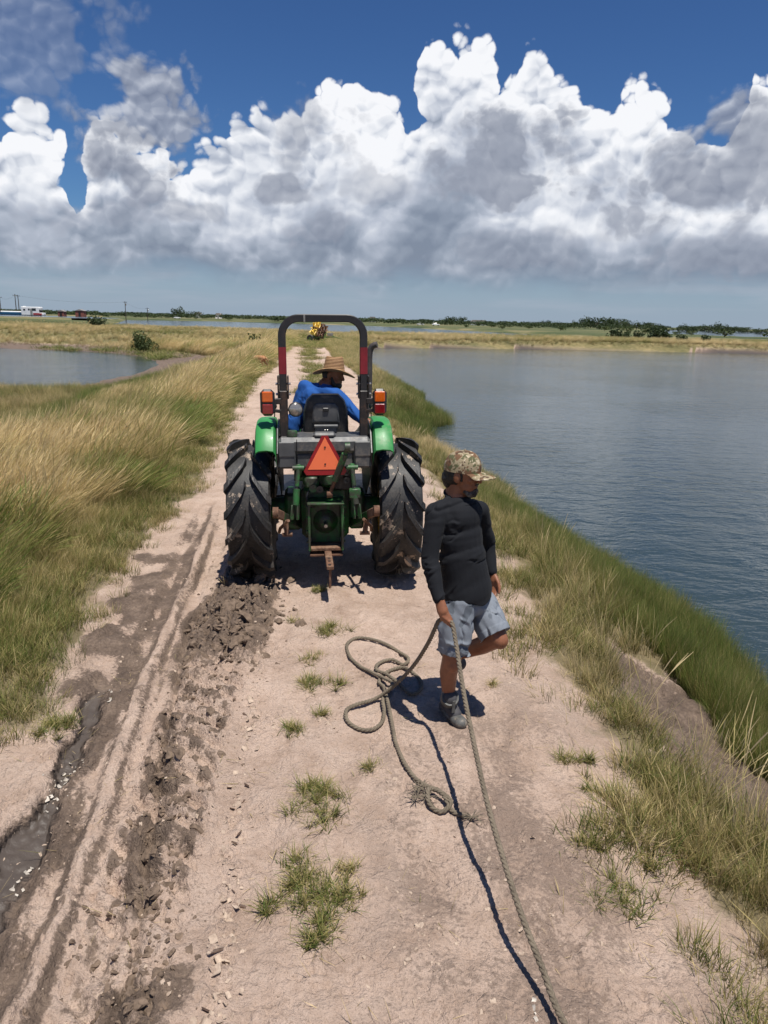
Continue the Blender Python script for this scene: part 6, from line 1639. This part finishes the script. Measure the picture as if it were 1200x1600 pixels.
# ------------------------------------------------------------------ paddle wheel aerator on its trailer
def build_aerator():
    simple('yellow_paint', (0.78, 0.52, 0.06), 0.5, 0, 0.15, 4, dirt=(0.25, 0.14, 0.05), dirt_amt=0.2)
    simple('aerator_green', (0.10, 0.19, 0.05), 0.55, 0, 0.2, 4)
    p = ground_at(497, 80); p.z = hz(p.x, p.y)
    root = empty('paddlewheel_aerator', p, R(-22)); root.scale = (0.9, 0.9, 0.9); tag(root, 'yellow paddlewheel aerator on a green trailer standing at the end of the track', 'aerator')
    Yp, Gn, K = MATS['yellow_paint'], MATS['aerator_green'], MATS['black_steel']
    ax = Vector((1, 0.15, -0.42)).normalized(); c = Vector((0.05, 0, 1.45))
    u = ax.orthogonal().normalized(); v = ax.cross(u)
    g = MB().tube([c - ax * 0.75, c + ax * 0.95], 0.16, 16); hub = g.build('drum', MATS['rust'], root)
    for j in range(6):
        for k in range(8):
            a = 2 * math.pi * (k / 8 + j * 0.06); e = u * math.cos(a) + v * math.sin(a); o = c + ax * (-0.65 + j * 0.29); tn = ax.cross(e)
            g = MB().prism([o + e * 0.14 - ax * 0.05, o + e * 0.14 + ax * 0.05, o + e * 0.82 + ax * 0.10, o + e * 0.90, o + e * 0.82 - ax * 0.10], (0, 0, 0), tn * 0.025)
            g.build('paddle', Yp if j < 3 else MATS['rust'], root)
    fr = MB().bar((-1.0, 0.0, 0.55), (2.3, 0.0, 0.65), 0.12, 0.12).bar((2.3, 0, 0.62), (3.4, 0.0, 0.35), 0.10, 0.10).bar((-0.6, -0.7, 0.5), (-0.6, 0.7, 0.5), 0.1, 0.1).bar((-0.6, 0, 0.5), (-0.65, 0, 1.75), 0.1, 0.1).bar((0.9, 0, 0.55), (0.95, 0, 1.05), 0.1, 0.1).bar((2.2, 0, 0.65), (1.0, 0.0, 1.1), 0.08, 0.08)
    fr.build('frame', Gn, root)
    MB().box((1.6, 0, 0.92), (0.6, 0.4, 0.35), bev=0.04).build('gearbox', MATS['lamp_glass'], root)
    for y in (-0.85, 0.85):
        w = MB().lathe([(0.0, 0.0), (0.20, 0.02), (0.22, 0.08)], (0, 1, 0), (-0.6, y - 0.05, 0.42), 20).build('wheel', Gn, root)
        MB().lathe([(0.22, -0.09), (0.36, -0.10), (0.42, -0.05), (0.42, 0.05), (0.36, 0.10), (0.22, 0.09)], (0, 1, 0), (-0.6, y, 0.42), 28, closed=True).build('tyre', MATS['tyre_rubber'], w)
    MB().tube([(2.9, 0, 0.45), (2.95, 0, -0.02)], 0.05, 8).build('jack', K, root)

# ------------------------------------------------------------------ dog
def build_dog():
    simple('tan_fur', (0.36, 0.165, 0.070), 0.9, 0, 0.3, 12, dirt=(0.55, 0.36, 0.21), dirt_amt=0.4, bump_s=0.8, bump_scale=60)
    Y = 34.5; p = ground_at(403, Y); p.z = hz(p.x, p.y) + 0.02
    root = empty('dog', p, R(0)); tag(root, 'tan dog sniffing in the grass left of the track', 'dog')
    B = Body(); v = Vector
    B.chain([v((0.22, 0, 0.47)), v((0.02, 0, 0.48)), v((-0.18, 0, 0.45))], [0.105, 0.105, 0.125])
    B.chain([v((-0.22, 0, 0.46)), v((-0.36, 0, 0.40)), v((-0.42, 0, 0.33))], [0.10, 0.075, 0.07]); B.ell((-0.43, 0, 0.30), (0.085, 0.068, 0.075)); B.cap((-0.46, 0, 0.27), (-0.53, 0, 0.19), 0.045, 0.032)
    for s in (-1, 1):
        B.cap((-0.40, 0.07 * s, 0.35), (-0.39, 0.10 * s, 0.27), 0.028, 0.016)
        B.chain([v((-0.17, 0.07 * s, 0.42)), v((-0.20 - 0.06 * s, 0.075 * s, 0.22)), v((-0.20 - 0.10 * s, 0.075 * s, 0.03)), v((-0.25 - 0.10 * s, 0.075 * s, 0.02))], [0.06, 0.034, 0.026, 0.028])
        B.chain([v((0.22, 0.065 * s, 0.44)), v((0.20 + 0.07 * s, 0.075 * s, 0.28)), v((0.30 + 0.09 * s, 0.075 * s, 0.17)), v((0.27 + 0.10 * s, 0.075 * s, 0.03)), v((0.22 + 0.10 * s, 0.075 * s, 0.02))], [0.085, 0.05, 0.028, 0.024, 0.028])
    B.chain([v((0.31, 0, 0.50)), v((0.40, 0, 0.40)), v((0.43, 0.02, 0.27))], [0.035, 0.028, 0.018])
    o = B.build('body', MATS['tan_fur'], root, 0.014, 3)

# ------------------------------------------------------------------ clods, chips and curls of dried mud
def rock_mesh(name, rng, mat, flat=0.6):
    bm = bmesh.new(); bmesh.ops.create_icosphere(bm, subdivisions=2, radius=1.0)
    A = rng.normal(size=(5, 3)) * 1.6; ph = rng.uniform(0, 6, 5)
    for v in bm.verts:
        k = 1 + 0.16 * sum(math.sin(v.co.dot(Vector(A[i])) * 1.7 + ph[i]) for i in range(5)) + rng.uniform(-0.12, 0.12); v.co = v.co * max(0.4, k); v.co.z *= flat
    me = bpy.data.meshes.new(name); bm.to_mesh(me); bm.free(); me.materials.append(MATS[mat]); return me
def build_clods():
    r = np.random.default_rng(33)
    def dirtm(name, a, b):
        m, t, bs = material(name); p = geopos(t); put(t, bs.inputs['Base Color'], mixc(t, noise(t, p, 30, 4, 0.6).lin(0.3, 0.7), a, b)); bs.inputs['Roughness'].default_value = 0.9; bump(t, bs, noise(t, p, 90, 4, 0.6), 0.6, 0.006)
    dirtm('clod_mud', (0.085, 0.058, 0.039), (0.21, 0.148, 0.104)); dirtm('clod_dry', (0.30, 0.22, 0.165), (0.52, 0.41, 0.315)); dirtm('mud_curl', (0.42, 0.37, 0.31), (0.66, 0.60, 0.52))
    mudc = proto_coll('mud_clod', [rock_mesh('mud_clod', r, 'clod_mud', 0.7) for _ in range(6)]); dry = proto_coll('dry_clod', [rock_mesh('dry_clod', r, 'clod_dry', 0.55) for _ in range(6)])
    def drop(name, lab, coll, X, Y, s, sink=0.75):
        z = land(X, Y)[0]; n = len(X); rot = RNG.uniform(0, 6.28, (n, 3)) * np.array([0.15, 0.15, 1]); sv = np.stack([s * RNG.uniform(0.7, 1.5, n), s * RNG.uniform(0.7, 1.5, n), s * RNG.uniform(0.6, 1.1, n)], 1)
        scatter(name, lab, coll, np.stack([X, Y, z - 0 * s + s * (0.5 - sink) * 0.5], 1), rot, sv, np.zeros(n))
    # dark clods thrown up along the tread marks and heaped behind the left wheel
    A = np.array(TREAD); t = r.uniform(size=900); seg = np.interp(t, np.linspace(0, 1, len(A)), np.arange(len(A))); i = np.minimum(seg.astype(int), len(A) - 2); f = (seg - i)[:, None]
    P = A[i] * (1 - f) + A[i + 1] * f; X = P[:, 0] + r.normal(0, 0.13, 900); Y = P[:, 1] + r.normal(0, 0.1, 900); s = 0.004 + 0.016 * r.uniform(size=900) ** 3
    X2 = r.normal(-1.20, 0.19, 420); Y2 = r.normal(5.70, 0.45, 420); s2 = 0.006 + 0.050 * r.uniform(size=420) ** 3
    A = np.array(SLOT); t = r.uniform(size=500); seg = np.interp(t, np.linspace(0, 1, len(A)), np.arange(len(A))); i = np.minimum(seg.astype(int), len(A) - 2); f = (seg - i)[:, None]; P = A[i] * (1 - f) + A[i + 1] * f
    X3 = P[:, 0] + 0.07 + r.normal(0, 0.05, 500); Y3 = P[:, 1]; s3 = 0.004 + 0.022 * r.uniform(size=500) ** 2.6
    X, Y, s = np.concatenate([X, X2, X3]), np.concatenate([Y, Y2, Y3]), np.concatenate([s, s2, s3]); k = Y > 1.4
    drop('mud_clods', 'dark wet mud clods heaped behind the left rear wheel and along the ruts', mudc, X[k], Y[k], s[k])
    X, Y = sample(11000, -2.0, 1.7, 1.5, 9.5, 0.6); n1 = fbm(X, Y, 1.6, 3, 301); k = (r.uniform(size=len(X)) < np.clip(0.25 + 0.9 * n1, 0.03, 1)) & (X > lbx(Y)) & (X < rbx(Y) + 0.3)
    X, Y = X[k], Y[k]; drop('dirt_crumbs', 'small crumbs and chips of dry dirt strewn over the track', dry, X, Y, 0.0022 + 0.009 * r.uniform(size=len(X)) ** 4)
    # pale curled flakes beside the wet channel
    curls = []
    for q in range(4):
        V, Fq = [], []; w, L = r.uniform(0.35, 0.7), 1.0; n = 6
        for h in (0, 0.06):
            for i in range(n):
                a = -0.7 + 1.4 * i / (n - 1); V += [(math.sin(a) * L, -w, (1 - math.cos(a)) * 1.2 + h), (math.sin(a) * L, w * r.uniform(0.7, 1.2), (1 - math.cos(a)) * 1.2 + h)]
        for i in range(n - 1): a = 2 * i; Fq += [(a, a + 2, a + 3, a + 1), (2 * n + a, 2 * n + a + 1, 2 * n + a + 3, 2 * n + a + 2), (a, 2 * n + a, 2 * n + a + 2, a + 2), (a + 1, a + 3, 2 * n + a + 3, 2 * n + a + 1)]
        me = bpy.data.meshes.new('mud_curl'); me.from_pydata(V, [], Fq); me.update(); me.materials.append(MATS['mud_curl']); curls.append(me)
    cc = proto_coll('mud_curls', curls); X, Y = [], []
    for (px, py, sd_, n) in ((95, 1215, 0.05, 30), (112, 1180, 0.03, 8), (82, 1250, 0.03, 10), (40, 1345, 0.03, 8), (28, 1360, 0.02, 5), (160, 1085, 0.05, 8), (840, 1580, 0.02, 5)):
        for _ in range(n): p = on(px, py); X.append(p.x + r.normal(0, sd_)); Y.append(p.y + r.normal(0, sd_ * 1.6))
    A = np.array(LUGROW); t = r.uniform(size=230); seg = np.interp(t, np.linspace(0, 1, len(A)), np.arange(len(A))); i = np.minimum(seg.astype(int), len(A) - 2); f = (seg - i)[:, None]; P = A[i] * (1 - f) + A[i + 1] * f
    cd = proto_coll('crust_chips', [c.copy() for c in curls]); [o.data.materials.__setitem__(0, MATS['clod_dry']) for o in cd.objects]
    drop('crust_chips', 'broken crust chips lifted in a row by the tyre edge', cd, P[:, 0] + r.normal(0, 0.03, 230), P[:, 1], 0.008 + 0.020 * r.uniform(size=230) ** 2, 0.2)
    X, Y = np.array(X), np.array(Y); drop('mud_flakes', 'pale curled flakes of dried mud beside the wet channel', cc, X, Y, 0.006 + 0.014 * r.uniform(size=len(X)) ** 1.5, 0.1)
build_ground()
build_water()
build_tractor()
GRIP = build_man()
build_driver()
build_rope(GRIP)
build_dog()
build_aerator()
if not QUICK:
    build_far()
    build_plants()
    build_grass()
    build_tufts()
    build_clods()
